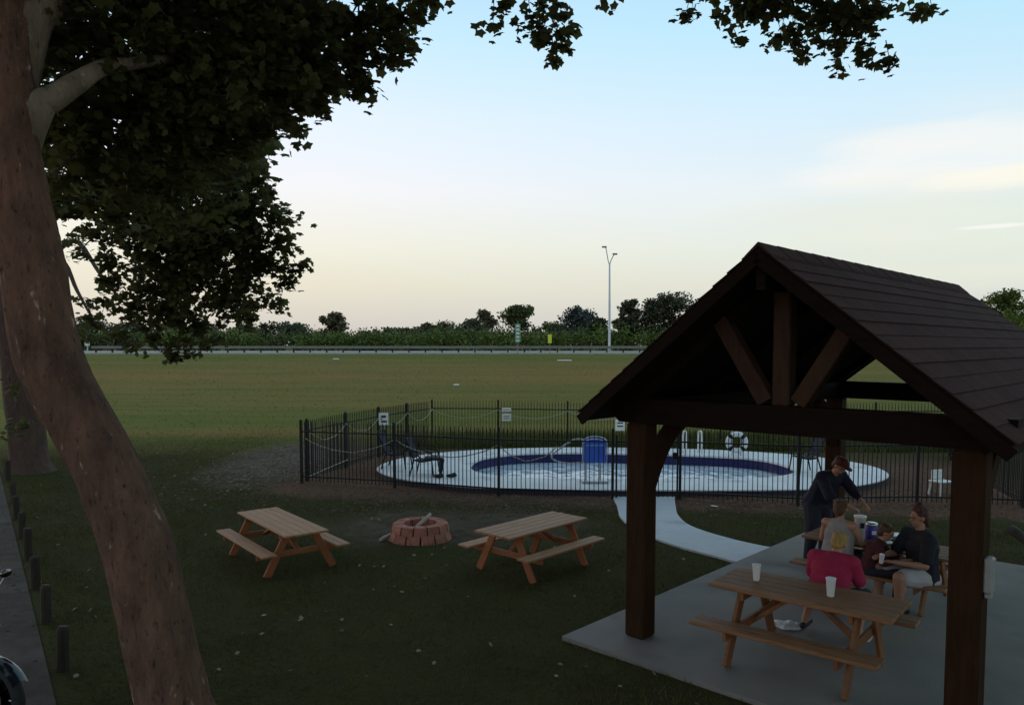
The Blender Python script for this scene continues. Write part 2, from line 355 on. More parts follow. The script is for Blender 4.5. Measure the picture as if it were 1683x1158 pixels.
def ground_sheet():
    ys = np.concatenate([np.arange(-12, 27, .5), np.arange(27, 60, 1.), np.arange(60, 125, 1.5), np.array([130,140,160,190,240,320,450,700,1100,1600])])
    xs = np.concatenate([np.array([-1400,-800,-400,-220,-140,-100,-70,-50]), np.arange(-40, -6, 1.), np.arange(-6, 12, .5), np.arange(12, 41, 1.), np.array([50,70,100,140,220,400,800,1400])])
    X, Y = np.meshgrid(xs, ys); Z = terrain(X, Y)
    v = np.stack([X, Y, Z], -1).reshape(-1, 3); ny, nx = X.shape
    i = np.arange((ny-1)*(nx-1)); r_, c_ = i//(nx-1), i % (nx-1); a = r_*nx+c_
    f = np.stack([a, a+1, a+nx+1, a+nx], -1)
    hole = [(3+(p[0]-3)*1.05, 20.4+(p[1]-20.4)*1.12) for p in POOL_PTS]      # the ground is open where the pool is dug
    ins = in_poly(v[:,0], v[:,1], hole); f = f[~ins[f].any(1)]
    mt = bpy.data.materials.new('lawn_and_field'); mt.use_nodes = True; nt = mt.node_tree; n = nt.nodes; l = nt.links; b = n['Principled BSDF']
    b.inputs['Roughness'].default_value = .95; b.inputs['Specular IOR Level'].default_value = .05
    t = n.new('ShaderNodeTexCoord'); s = n.new('ShaderNodeSeparateXYZ'); l.new(t.outputs['Object'], s.inputs[0])
    def mth(op, a_, b_=None, c_=None, clamp=False):
        q = n.new('ShaderNodeMath'); q.operation = op; q.use_clamp = clamp
        for k, vv in enumerate((a_, b_, c_)):
            if vv is None: continue
            if isinstance(vv, (int, float)): q.inputs[k].default_value = vv
            else: l.new(vv, q.inputs[k])
        return q.outputs[0]
    def noi(sc, stretch=(1,1,1), d=6, off=0, ro=.6):
        mp = n.new('ShaderNodeMapping'); l.new(t.outputs['Object'], mp.inputs[0]); mp.inputs['Scale'].default_value = stretch; mp.inputs['Location'].default_value = (off, off*.7, 0)
        q = n.new('ShaderNodeTexNoise'); q.inputs['Scale'].default_value = sc; q.inputs['Detail'].default_value = d; q.inputs['Roughness'].default_value = ro; l.new(mp.outputs[0], q.inputs[0]); return q.outputs[0]
    def mixc(fac, a_, b_):
        q = n.new('ShaderNodeMix'); q.data_type = 'RGBA'
        if isinstance(fac, (int, float)): q.inputs[0].default_value = fac
        else: l.new(fac, q.inputs[0])
        for k, vv in ((6, a_), (7, b_)):
            if isinstance(vv, tuple): q.inputs[k].default_value = tuple(vv)+(1,)
            else: l.new(vv, q.inputs[k])
        return q.outputs[2]
    x, y = s.outputs[0], s.outputs[1]
    # near lawn
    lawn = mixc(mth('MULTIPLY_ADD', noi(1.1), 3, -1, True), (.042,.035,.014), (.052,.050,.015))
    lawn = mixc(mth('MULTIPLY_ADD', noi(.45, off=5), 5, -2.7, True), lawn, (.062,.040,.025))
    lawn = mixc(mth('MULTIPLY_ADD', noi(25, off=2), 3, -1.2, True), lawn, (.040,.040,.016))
    # field, banded by mowing
    band_ = noi(.35, (.12, 1, 1), 4, 11)
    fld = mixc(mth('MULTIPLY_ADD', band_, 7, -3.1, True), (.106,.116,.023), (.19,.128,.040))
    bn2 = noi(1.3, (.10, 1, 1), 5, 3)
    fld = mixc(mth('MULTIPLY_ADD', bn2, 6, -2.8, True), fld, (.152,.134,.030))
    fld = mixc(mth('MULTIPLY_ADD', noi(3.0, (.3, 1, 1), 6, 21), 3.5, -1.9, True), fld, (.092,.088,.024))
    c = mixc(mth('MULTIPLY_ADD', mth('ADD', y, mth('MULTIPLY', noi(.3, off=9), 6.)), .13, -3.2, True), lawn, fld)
    # a browner band part-way up the bank
    bb = mth('MULTIPLY', mth('MULTIPLY_ADD', mth('ABSOLUTE', mth('ADD', y, -58.)), -.06, 1., True), mth('MULTIPLY_ADD', noi(.12, (.3, 1, 1), 4, 31), 4, -1.4, True))
    c = mixc(mth('MULTIPLY', bb, .8), c, (.25,.135,.046))
    # mulch / bare soil in front of and inside the fence
    fy = mth('MULTIPLY_ADD', x, -.175, 17.35)          # fence front line
    d = mth('SUBTRACT', y, fy)
    wob = mth('MULTIPLY_ADD', noi(.8, off=4), 2.4, -1.2)
    m1 = mth('MULTIPLY', mth('MULTIPLY_ADD', mth('ADD', d, wob), 1.6, 2.6, True), mth('MULTIPLY_ADD', d, -.35, 2.8, True))
    side = mth('MULTIPLY', mth('MULTIPLY_ADD', mth('ADD', x, wob), .9, 5.6, True), mth('MULTIPLY_ADD', x, -.8, 10.5, True))
    m1 = mth('MULTIPLY', m1, side)
    mul = mixc(mth('MULTIPLY_ADD', noi(9, off=8), 3, -1, True), (.085,.042,.028), (.17,.095,.066))
    c = mixc(mth('MULTIPLY', m1, .92), c, mul)
    # worn soil round the fire ring
    dx = mth('ADD', x, 1.2); dy = mth('ADD', y, -14.0)
    rr = mth('ADD', mth('MULTIPLY', mth('MULTIPLY', dx, dx), .13), mth('MULTIPLY', mth('MULTIPLY', dy, dy), .42))
    m2 = mth('MULTIPLY_ADD', mth('ADD', rr, wob), -1.1, 1.3, True)
    c = mixc(mth('MULTIPLY', m2, .85), c, mixc(mth('MULTIPLY_ADD', noi(3, off=18), 3, -1, True), (.055,.040,.028), (.11,.083,.062)))
    # stony patch left of the pool fence
    dx = mth('ADD', x, 6.3); dy = mth('ADD', y, -22.4)
    rr = mth('ADD', mth('MULTIPLY', mth('MULTIPLY', dx, dx), .25), mth('MULTIPLY', mth('MULTIPLY', dy, dy), .05))
    m3 = mth('MULTIPLY_ADD', mth('ADD', rr, wob), -1.2, 1.3, True)
    c = mixc(mth('MULTIPLY', m3, .9), c, mixc(mth('MULTIPLY_ADD', noi(12, off=1), 4, -1.5, True), (.080,.054,.040), (.16,.115,.09)))
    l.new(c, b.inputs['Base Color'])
    bp = n.new('ShaderNodeBump'); bp.inputs['Strength'].default_value = .9; bp.inputs['Distance'].default_value = .08; l.new(noi(14, off=6), bp.inputs['Height']); l.new(bp.outputs[0], b.inputs['Normal'])
    o = link('ground', np_mesh('ground', v, f, mt, True)); tag(o, kind='structure')
ground_sheet()

# gravel drive left of the row of posts
def edge_x(y): return -4.58 - (y-7.71)*.70      # the line the posts stand on
poly = [(edge_x(y)-.15, y) for y in np.linspace(1, 40, 40)]
vs = []; nseg = len(poly)
for (px_, py_) in poly: vs += [(px_, py_, .012), (px_-4.5-.2*math.sin(py_), py_, .016), (px_-9, py_, .012)]
fs = []
for i in range(nseg-1):
    for j in range(2): a = i*3+j; fs.append((a, a+3, a+4, a+1))
gm = mat('gravel_drive', (.022,.018,.015), (.045,.038,.033), 5, .95, .9, 60, detail=8, contrast=1.2, spots=(1.2, (.07,.06,.055), .52, .7))
tag(MB().add(vs, fs).build('gravel_drive', gm), kind='structure')

# concrete slab and curving path
PTH = .755; PW = Vector((math.cos(PTH), -math.sin(PTH), 0)); PL = Vector((math.sin(PTH), math.cos(PTH), 0)); P0 = Vector((1.438, 8.533, 0)); PSPAN = 3.222; PLEN = 5.654
def pav(wc, lc, z=0): return P0 + PW*wc + PL*lc + Vector((0,0,z))
SLZ = .05
sq = [pav(-.62,-.62), pav(PSPAN+.62,-.62), pav(PSPAN+.62, PLEN+.55), pav(-.62, PLEN+.55)]
tag(MB().prism([(p.x, p.y) for p in reversed(sq)][::-1], -.1, SLZ).build('patio_slab', M['concrete']), kind='structure')
def catmull(pts, k=6, closed=False):
    pts = [Vector(p) for p in pts]; n = len(pts); o = []
    rngi = range(n if closed else n-1)
    for i in rngi:
        p = [pts[(i+q) % n] if closed else pts[min(max(i+q, 0), n-1)] for q in (-1, 0, 1, 2)]
        for j in range(k):
            t = j/k; o.append(.5*((2*p[1]) + (-p[0]+p[2])*t + (2*p[0]-5*p[1]+4*p[2]-p[3])*t*t + (-p[0]+3*p[1]-3*p[2]+p[3])*t**3))
    if not closed: o.append(pts[-1])
    return o
pl = catmull([(2.18,16.6,0),(2.14,15.6,0),(2.07,14.6,0),(2.22,13.6,0),(2.6,12.65,0),(3.1,11.95,0),(3.66,11.2,0)])
pr = catmull([(3.52,16.6,0),(3.33,15.6,0),(3.2,14.7,0),(3.26,13.85,0),(3.65,13.05,0),(4.2,12.4,0),(4.85,12.1,0)])
vs = []; n_ = len(pl)
for a, b in zip(pl, pr): vs += [(a.x,a.y,-.05),(a.x,a.y,.035),(b.x,b.y,.035),(b.x,b.y,-.05)]
fs = []
for i in range(n_-1):
    for j in range(3): a = i*4+j; fs.append((a, a+1, a+5, a+4))
fs += [(3,2,1,0), tuple(range((n_-1)*4, n_*4))]
mtp = mat('path_concrete', (.40,.40,.42), (.50,.50,.52), 1.5, .8, .2, 60, spots=(1.5, (.33,.33,.35), .58, .75))
tag(MB().add(vs, fs).build('path', mtp), kind='structure')

# ------------------------------------------------------------------ pool
deck_o = catmull([(-3.5,20.1,0),(-3.1,21.6,0),(-2.0,22.8,0),(-.3,23.6,0),(1.8,23.9,0),(3.75,23.8,0),(6,23.4,0),(7.9,22.5,0),(9.1,21.2,0),(9.45,19.8,0),(9.0,18.4,0),(7.7,17.3,0),(6.05,16.85,0),(3,16.8,0),(-.5,17.05,0),(-2.3,17.95,0),(-3.2,19.0,0)], 6, True)
pool_o = catmull([(-1.05,20.6,0),(-.75,21.7,0),(.2,22.5,0),(1.6,22.75,0),(3.2,22.6,0),(5,22.25,0),(6.5,21.7,0),(7.15,20.7,0),(7.1,19.3,0),(6.2,18.5,0),(4.6,18.25,0),(3,18.3,0),(1.4,18.25,0),(-.1,18.5,0),(-.95,19.4,0)], 8, True)
def radial(pts, c, k):      # resample an outline by angle about c
    out_ = []
    for i in range(k):
        a = 2*math.pi*i/k; d = Vector((math.cos(a), math.sin(a), 0)); best = None
        for p, q in zip(pts, pts[1:]+pts[:1]):
            e = q-p; den = d.x*e.y-d.y*e.x
            if abs(den) < 1e-9: continue
            w_ = p-c; t = (w_.x*e.y-w_.y*e.x)/den; u = (w_.x*d.y-w_.y*d.x)/den
            if t > 0 and -1e-6 <= u <= 1+1e-6 and (best is None or t > best): best = t
        out_.append(c+d*best)
    return out_
PC = Vector((3.0, 20.2, 0)); K = 120
D = radial(deck_o, PC, K); Q = radial(pool_o, PC, K)
def ring_mesh(*rings):     # rings: (pts, z)
    vs = []; fs = []
    for pts, z in rings: vs += [(p.x, p.y, z) for p in pts]
    for i in range(len(rings)-1):
        for j in range(K): a = i*K+j; b = i*K+(j+1) % K; fs.append((a, b, b+K, a+K))
    return MB().add(vs, fs)
DZ = .14
tag(ring_mesh((D, DZ-.025), (D, DZ), (Q, DZ), (Q, DZ-.05)).build('pool_deck', M['deck']), kind='structure')
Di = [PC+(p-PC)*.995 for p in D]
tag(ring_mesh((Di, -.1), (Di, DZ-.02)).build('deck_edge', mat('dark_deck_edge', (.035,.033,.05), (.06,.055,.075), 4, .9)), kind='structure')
Q2 = [PC+(p-PC)*1.0 for p in Q]
pt = empty('swimming_pool', (PC.x, PC.y, 0), 0, 'oval swimming pool with navy tile band set in pale concrete deck', 'swimming pool')
def loc(mb, o):
    mb.v = [(v[0]-o[0], v[1]-o[1], v[2]-o[2]) for v in mb.v]; return mb
loc(ring_mesh((Q, DZ-.052), (Q, -.55)), (PC.x, PC.y, 0)).build('tile_band', M['tile'], pt)
bs = [PC+(p-PC)*.9 for p in Q]
b_ = ring_mesh((Q, -.55), (bs, -1.3)); b_.f.append(tuple(range(K, 2*K))); loc(b_, (PC.x, PC.y, 0)).build('basin', M['plaster'], pt)
wm = bpy.data.materials.new('pool_water'); wm.use_nodes = True; nt = wm.node_tree; b = nt.nodes['Principled BSDF']
b.inputs['Base Color'].default_value = (.75,.88,.95,1); b.inputs['Roughness'].default_value = .04; b.inputs['IOR'].default_value = 1.33; b.inputs['Transmission Weight'].default_value = .12
b.inputs['Base Color'].default_value = (.62,.68,.76,1)
t = nt.nodes.new('ShaderNodeTexCoord'); mp = nt.nodes.new('ShaderNodeMapping'); mp.inputs['Scale'].default_value = (1,.6,1); ns = nt.nodes.new('ShaderNodeTexNoise'); ns.inputs['Scale'].default_value = 2.4; ns.inputs['Detail'].default_value = 2.5
bn = nt.nodes.new('ShaderNodeBump'); bn.inputs['Strength'].default_value = .5; bn.inputs['Distance'].default_value = .16
nt.links.new(t.outputs['Object'], mp.inputs[0]); nt.links.new(mp.outputs[0], ns.inputs[0]); nt.links.new(ns.outputs[0], bn.inputs['Height']); nt.links.new(bn.outputs[0], b.inputs['Normal'])
wq = [PC+(p-PC)*.9995 for p in Q]
wmb = MB().add([(p.x-PC.x, p.y-PC.y, -.16) for p in wq], [tuple(range(K))]); wmb.build('water_surface', wm, pt)

# ------------------------------------------------------------------ road, guardrail, far signs and lamp
def rz(x, y): return float(terrain(np.array(x), np.array(y)))
vs = []; fs = []; xs = np.linspace(-400, 400, 41)
for x in xs: vs += [(x, 88.6, 2.26), (x, 89, 2.44), (x, 104, 2.56), (x, 105, 2.3)]
for i in range(40):
    for j in range(3): a = i*4+j; fs.append((a, a+4, a+5, a+1))
tag(MB().add(vs, fs).build('road', M['road']), kind='structure')
gr = empty('guardrail', (0, 89.6, 2.44), 0, 'long steel guardrail on posts along the far road', 'guardrail')
prof = [(0,.46),(.035,.50),(.035,.56),(0,.60),(.035,.64),(.035,.71),(0,.76)]
x0_, x1_ = -48.6, 66.0
vs = []; fs = []
for x in (x0_, x1_):
    vs += [(x, -a, z) for a, z in prof] + [(x, -a+.02, z) for a, z in reversed(prof)]
k = len(prof)*2
for j in range(k): fs.append((j, (j+1) % k, k+(j+1) % k, k+j))
MB().add(vs, fs).build('rail', M['galv'], gr)
pm = MB().box((0,.09,.36), (.16,.16,.76)).mesh('post', M['bollard'])
x = x0_+.5
while x < x1_: link('post', pm, gr, (x, 0, 0)); x += 1.905
ge = empty('rail_end_marker', (-48.9, 89.4, 2.44), 0, 'small pale marker post at the left end of the guardrail', 'marker post')
MB().tube([(0,0,0),(0,0,.95)], .06, 8).build('marker_stem', M['pole'], ge); MB().box((0,-.08,1.0), (.55,.04,.42), bev=.015).build('marker_plate', M['sign'], ge)

lp = V(1001.5, 573, 100); lp.z = 2.56
lamp = empty('street_lamp', lp, 0, 'tall pale double-armed street lamp behind the road', 'street lamp')
MB().tube([(0,0,0),(0,0,.4),(-.02,0,6),(-.05,0,11.1)], [.24,.17,.14,.10], 12).build('pole', M['pole'], lamp, True)
for s_, ex, ez in ((-1,-.62,13.25),(1,.5,12.35)):
    a = MB().tube(catmull([(-.05,0,11.0),(-.05+(ex+.05)*.35,0,11.6),(-.05+(ex+.05)*.8,0,ez-.25),(ex,0,ez)]), [.06]*19, 8).build('arm', M['pole'], lamp, True)
    MB().box((ex+s_*.12,0,ez+.02), (.62,.30,.20), bev=.05).build('lamp_head', M['galv'], a)
yp = V(904, 570, 87); ys_ = empty('road_sign', (yp.x, 87.6, rz(yp.x, 87.6)), 0, 'narrow yellow marker sign on a thin post by the road', 'road sign')
MB().box((0,0,1.1), (.07,.05,2.2)).build('post', M['galv'], ys_); MB().box((0,-.045,1.72), (.42,.03,1.0), bev=.01).build('sign_board', M['yellow'], ys_)
gp = V(851, 570, 87); g_ = empty('road_sign', (gp.x, 87.4, rz(gp.x, 87.4)), 0, 'tall narrow faded green and white sign by the road', 'road sign')
MB().box((0,0,1.8), (.10,.06,3.6)).build('post', M['galv'], g_); MB().box((0,-.05,2.35), (.62,.03,2.1), bev=.01).build('sign_board', M['greensign'], g_)
for k in range(5): MB().box((0,-.072,1.52+.41*k), (.36,.012,.20)).build('stripe', M['sign'], g_)

# ------------------------------------------------------------------ leaves and trees
ang = np.linspace(0, 2*np.pi, 11)[:-1]
rad_ = np.array([1.0,.66,.95,.64,.78,.42,.78,.64,.95,.66])
LEAF = np.concatenate([[[0,0,0]], np.stack([rad_*np.sin(ang), rad_*np.cos(ang), -.22*rad_**2], -1)])*.62
LEAFF = np.array([[0, i+1, (i+1) % 10+1] for i in range(10)])
def frames(n, tilt):
    """random frames, normals mostly up with a tilt spread"""
    a = rng.uniform(0, 2*np.pi, n); t = np.abs(rng.normal(0, tilt, n)); b = rng.uniform(0, 2*np.pi, n)
    nz = np.stack([np.sin(t)*np.cos(b), np.sin(t)*np.sin(b), np.cos(t)], -1)
    u = np.stack([np.cos(a), np.sin(a), np.zeros(n)], -1); u -= nz*(u*nz).sum(-1, keepdims=True); u /= np.linalg.norm(u, axis=-1, keepdims=True)
    return np.stack([u, np.cross(nz, u), nz], -1)
def leaves(name, pos, size, matl, parent, shape=LEAF, sf=LEAFF, tilt=.9, origin=(0,0,0)):
    n = len(pos); Fm = frames(n, tilt); sz = size*rng.uniform(.65, 1.25, n)
    v = np.einsum('nij,kj->nki', Fm, shape)*sz[:,None,None] + (pos-np.array(origin))[:,None,:]
    f = (sf[None]+(np.arange(n)*len(shape))[:,None,None]).reshape(-1, sf.shape[1])
    o = link(name, np_mesh(name, v.reshape(-1,3), f, matl), parent); o['kind'] = 'stuff'; return o
QUAD = np.array([[-.5,-.3,0],[.1,-.5,-.08],[.5,.1,0],[0,.5,-.08]]); QUADF = np.array([[0,1,2,3]])
def lobe_pts(c, r, dens, sig=.16, per=22, flat=1.0):
    vol = 4.19*r**3*flat; nc = max(2, int(vol*dens/per)); out_ = []
    d = rng.normal(size=(nc,3)); d /= np.linalg.norm(d, axis=1, keepdims=True); cc = d*(rng.uniform(0,1,nc)**(1/2.6))[:,None]*r; cc[:,2] *= flat
    s = sig*rng.uniform(.6, 1.3, (nc,1,1))
    p = cc[:,None,:] + rng.normal(size=(nc,per,3))*s*np.array([1,1,.7]); 
    return np.array(c)[None] + p.reshape(-1,3), np.array(c)[None]+cc

# --- big leaning sycamore in front
ct = [(-2.72,6.2,-.1,.50),(-2.72,6.2,.06,.36),(-2.78,6.2,.35,.272),(-2.98,6.2,1.46,.255),(-3.31,6.2,2.36,.24),(-3.67,6.2,3.14,.242),(-3.83,6.22,3.9,.225),(-3.96,6.25,4.6,.225),(-4.05,6.3,5.3,.215),(-4.10,6.4,6.2,.20),(-3.95,6.7,8.0,.19),(-3.6,7.0,9.8,.12)]
T1 = Vector((-2.7, 6.2, 0))
syc = empty('sycamore_tree', T1, 0, 'large leaning sycamore with flaking brown trunk at the left, nearest tree', 'tree')
cc = catmull([c[:3] for c in ct], 16); rr = np.interp(np.linspace(0, len(ct)-1, len(cc)), range(len(ct)), [c[3] for c in ct])
tk = MB().tube(cc, list(rr), 96, wob=.10)
for i_, v_ in enumerate(tk.v):        # flaking plates and shallow vertical ridges
    q_ = Vector(v_); ax = cc[min(i_//96, len(cc)-1)]; o_ = (q_-ax).normalized()
    a_ = math.atan2(o_.y, o_.x); pl_n = mnoise.noise(Vector((a_*2.2, q_.z*1.1, 3))) ; pl_f = mnoise.noise(Vector((a_*7, q_.z*4.2, 9)))
    tk.v[i_] = tuple(q_ + o_*(.020*pl_n + .011*pl_f + (.006 if mnoise.noise(Vector((a_*4, q_.z*3.0, 1))) > .12 else 0)))
loc(tk, T1).build('trunk', M['bark'], syc, True)
def limb(pts, r0, r1, parent, origin, name='limb', matl=None, n=12, wob=.15):
    c = catmull(pts, 5); r = list(np.linspace(r0, r1, len(c)))
    return loc(MB().tube(c, r, n, wob=wob, seed=random.random()*9), origin).build(name, matl or M['limb'], parent, True)
limb([(-3.99,6.32,4.72), V(66,176,6.36), V(85,164,6.4), V(130,135,6.6), V(170,112,6.9), V(235,103,7.4), V(300,95,8.2)], .13, .04, syc, T1)
limb([(-4.05,6.42,5.4), V(50,35,6.5), V(80,0,6.6), V(120,-50,7.0), V(220,-160,8.0), V(420,-160,9)], .18, .08, syc, T1)
lobes1 = [(110,30,7.2,1.0),(200,40,7.8,1.15),(300,50,8.4,1.15),(420,40,8.8,1.1),(500,20,9.2,.9),(590,10,9.4,.75),(650,5,9.4,.42),(140,130,7.4,.8),(230,165,8,.95),(330,150,8.4,.85),(415,120,8.9,.72),(470,95,9.2,.5),
          (140,225,7.8,.62),(215,265,8.3,.75),(290,240,8.6,.62),(345,205,8.8,.45),(395,175,9,.38),(438,205,9.0,.22),(415,228,9.0,.12),(480,160,9.3,.34),(515,180,9.3,.14),(500,125,9.2,.36),(555,80,9.4,.42),(582,128,9.4,.17),(584,150,9.4,.10),(625,55,9.5,.38),(655,92,9.5,.17),(680,25,9.4,.25),(100,320,7.8,.35),
          (385,268,9.4,.20),(300,320,9.2,.5),(220,340,9.0,.5)]
hang = [(822,12,9.4,.17),(812,32,9.4,.10),(900,15,9.6,.32),(905,50,9.6,.26),(882,75,9.6,.15),(935,68,9.6,.15),(908,100,9.6,.07),(868,25,9.6,.16),(1000,-4,9.6,.10),(1135,8,9.8,.20),(1133,30,9.8,.10),(1180,12,9.8,.2),(1195,60,9.8,.18),(1240,12,9.8,.30),(1300,20,10,.38),(1270,45,10,.2),(1350,35,10,.34),(1330,78,10,.15),(1395,45,10,.36),(1400,85,10,.22),(1440,85,10,.2),(1438,110,10,.12),(1455,100,10,.1),(1385,105,10,.12),(1440,25,10,.25),(1490,12,10,.18),(1525,15,10,.10),(870,-20,9.6,.3),(1250,-30,10,.6),(1400,-30,10,.6)]
pts = []; szs = []; tw = MB()
for (px, py, Y, r) in lobes1:
    p, c = lobe_pts(V(px,py,Y), r*1.10, 345, sig=.095, per=26); pts.append(p); szs.append(np.full(len(p), .0123*Y))
    c0 = V(px,py,Y)
    for q in c[::7]: tw.tube([c0+Vector((0,0,.05)), (c0+Vector(q))/2+Vector((0,0,.05)), q], [.014,.009,.004], 4, caps=False)
for (px, py, Y, r) in hang:
    p, c = lobe_pts(V(px,py,Y), r, 800, sig=.07, per=9); pts.append(p); szs.append(np.full(len(p), .115))
    c0 = V(px,py,Y)+Vector((0,0,.25))
    for q in c[::2]: tw.tube([c0, (c0+Vector(q))/2, q], [.007,.005,.003], 4, caps=False)
pts = np.concatenate(pts)
leaves('foliage', pts, np.concatenate(szs), M['leaf'], syc, origin=T1)
# unseen leaf mass above and behind the camera, spread wide to shade the foreground
over = [lobe_pts((random.uniform(-11,-4.5), random.uniform(-3,6.5), 9.2+random.uniform(0,2.5)), 1.3, 34, sig=.4, per=14, flat=.6)[0] for k in range(34)]
for k in range(105):
    x = random.uniform(-2, 12); y = random.uniform(-4, 10.5); z = 8.6 + random.uniform(0, 3.2) + max(0, y-6)*.35
    p, c = lobe_pts((x,y,z), random.uniform(.9,1.5), 34, sig=.4, per=14, flat=.6); over.append(p)
leaves('unseen_canopy', np.concatenate(over), .36, M['leaf'], syc, origin=T1, shape=LEAF, sf=LEAFF)
for e in [V(900,-60,9.6), V(1300,-60,10), V(560,-40,9.4), Vector((2,3,10.2)), Vector((-2,1,10.0))]:
    limb([(-3.95,6.7,8.0), Vector((-3,7,9.2)).lerp(e,.25)+Vector((0,0,.5)), Vector((-3,7,9.2)).lerp(e,.65)+Vector((0,0,.5)), e], .09, .02, syc, T1, n=8)
o = loc(tw, T1).build('twigs', M['twig'], syc); o['kind'] = 'stuff'

# --- second tree behind on the left
T2 = Vector((-12.7, 20.1, 0))
t2 = empty('shade_tree', T2, 0, 'shade tree with upright grey-brown trunk behind the leaning sycamore', 'tree')
c_ = catmull([(-12.55,20.1,-.1),(-12.6,20.1,.4),(-12.75,20.1,2),(-12.8,20,4),(-12.6,19.8,6.5),(-12.3,19.5,9)], 5)
loc(MB().tube(c_, list(np.interp(np.linspace(0,5,len(c_)), range(6), [.62,.46,.42,.36,.28,.14])), 24, wob=.12), T2).build('trunk', M['bark2'], t2, True)
lob2 = [(150,320,12.5,.7),(240,335,13,.95),(340,330,13,1.0),(415,345,13,.55),(455,360,13.3,.25),(160,385,14,.5),(225,415,14,.6),(300,410,14,.75),(370,400,13.6,.72),(430,395,13.6,.5),(455,440,13.6,.48),(484,462,13.6,.2),(440,325,13.3,.35),(450,375,13.4,.35),
        (180,470,14.5,.55),(250,480,14.5,.65),(330,470,14,.68),(400,470,14,.6),(440,490,14,.25),(150,520,14.8,.45),(215,530,14.8,.55),(290,525,14.6,.6),(355,520,14.5,.45),(405,510,14.2,.35),(300,565,14.6,.16),(288,582,14.6,.10),(330,545,14.6,.3),(5,640,14,.25),(8,700,14,.2)]
pts = []; tw = MB(); root2 = Vector((-12.6,19.8,6.5))
for i, (px, py, Y, r) in enumerate(lob2):
    c0 = V(px,py,Y); dens = 300 if px < 250 and py > 370 else 560
    p, c = lobe_pts(c0, r*1.08, dens, sig=.105, per=26); pts.append(p)
    for q in c[::3]: tw.tube([c0, (c0+Vector(q))/2+Vector((0,0,.04)), q], [.016,.011,.006], 4, caps=False)
leaves('foliage', np.concatenate(pts), .116, M['leaf_dark'], t2, origin=T2)
for (a, b, c) in (((-12.7,20,4.2), V(120,395,16), V(205,500,14.6)), ((-12.6,19.9,5.4), V(130,340,16), V(300,500,14.3)), ((-12.6,19.8,6.2), V(150,300,15), V(420,420,13.6)), ((-12.6,19.8,6.6), V(150,250,15), V(400,345,13.2)), ((-12.7,20,3.8), V(100,430,16), V(150,520,14.8))):
    limb([a, Vector(a).lerp(Vector(b),.5)+Vector((0,0,.2)), b, Vector(b).lerp(Vector(c),.55), c], .09, .015, t2, T2, matl=M['twig'], n=6)
# high crown over the trunk, hidden behind the nearer tree's leaves
ovr = []
for k in range(14):
    p, c = lobe_pts((random.uniform(-17,-6), random.uniform(15,23), random.uniform(8.5,13)), 1.6, 40, sig=.35, per=16); ovr.append(p)
leaves('unseen_canopy', np.concatenate(ovr), .3, M['leaf_dark'], t2, origin=T2)
o = loc(tw, T2).build('twigs', M['twig'], t2); o['kind'] = 'stuff'

# --- far treeline
def leafm(name, a, b): return mat(name, a, b, .35, .8, trans=.1, contrast=1.2, spec=.1)
LM = {'dark': leafm('far_dark_leaf', (0.054,0.060,0.038), (0.102,0.110,0.062)), 'mid': leafm('far_mid_leaf', (0.066,0.082,0.034), (0.138,0.156,0.058)),
      'lit': leafm('far_bright_leaf', (.085,.115,.026), (.16,.20,.050)), 'blue': leafm('far_bluish_leaf', (0.060,0.070,0.070), (0.102,0.114,0.106)), 'brown': leafm('far_brown_leaf', (0.090,0.077,0.050), (0.156,0.138,0.079))}
def far_tree(px, top, wpx, Y, kind, label, trunk_h=.35, lob=7, group=None, name='broadleaf_tree', shape='round', n=1700):
    b = V(px, 560, Y); gz = rz(b.x, Y); b.z = gz; tp = V(px, top, Y).z; H = tp-gz; rw = wpx/2/FPX*Y
    o = empty(name, b, 0, label, 'tree', group)
    MB().tube([(0,0,-.2),(.1,0,H*.4),(.0,0,H*.75)], [H*.028,H*.02,H*.008], 8).build('trunk', M['bark2'], o)
    pp = []; c0 = H*trunk_h
    for k in range(lob*3):
        a = random.uniform(0, 2*math.pi); u = ((k+.5)/(lob*3)); zc = c0 + (H-c0)*(.08+.84*u)
        env = math.sin(math.pi*min(1, (.18+.80*u)))**.6 if shape == 'round' else (.25+.75*u if u < .8 else 1.6*(1.25-u))
        q = math.sqrt(random.random())*env
        rl = min((H-c0)*.28, rw*.42)*random.uniform(.55,1.25); zc = min(zc, H-rl*.8)
        c = Vector((math.cos(a)*q*rw, math.sin(a)*q*rw, zc))
        m_ = int(n*2.6/(lob*3)); d = rng.normal(size=(m_,3)); d /= np.linalg.norm(d,axis=1,keepdims=True)
        pp.append(np.array(c)+d*rl*(rng.uniform(.2,1.12,m_))[:,None]*np.array([1,1,.8]))
    pp = np.concatenate(pp); pp += np.array(b)
    leaves('crown', pp, .36*Y/110, LM[kind], o, shape=QUAD, sf=QUADF, tilt=.9, origin=b)
    return o
far_tree(546,512,52,118,'brown','rounded lone tree standing above the brush left of the sky gap', .3)
far_tree(852,500,78,112,'mid','umbrella-shaped tree with bare trunk above the roadside brush', .50, 9, shape='umbrella')
far_tree(797,508,44,122,'brown','brownish peaked tree just left of the umbrella-shaped tree', .3)
far_tree(955,503,72,125,'blue','bluish-grey broad tree left of the street lamp', .3, 8)
far_tree(1038,490,44,112,'dark','tall narrow dark tree just right of the street lamp', .3, 7)
far_tree(1104,479,92,116,'dark','largest dark tree beyond the road, at the pavilion roof', .25, 10, n=2600)
far_tree(1150,490,64,119,'dark','dark tree partly behind the pavilion roof slope', .15, 8)
far_tree(1070,490,60,117,'dark','dark tree filling the gap between the narrow and the largest dark tree', .10, 8)
far_tree(1022,518,40,113,'mid','low tree at the foot of the street lamp, on its right', .10, 6)
far_tree(985,522,44,118,'dark','low dark tree just left of the street lamp', .10, 6)
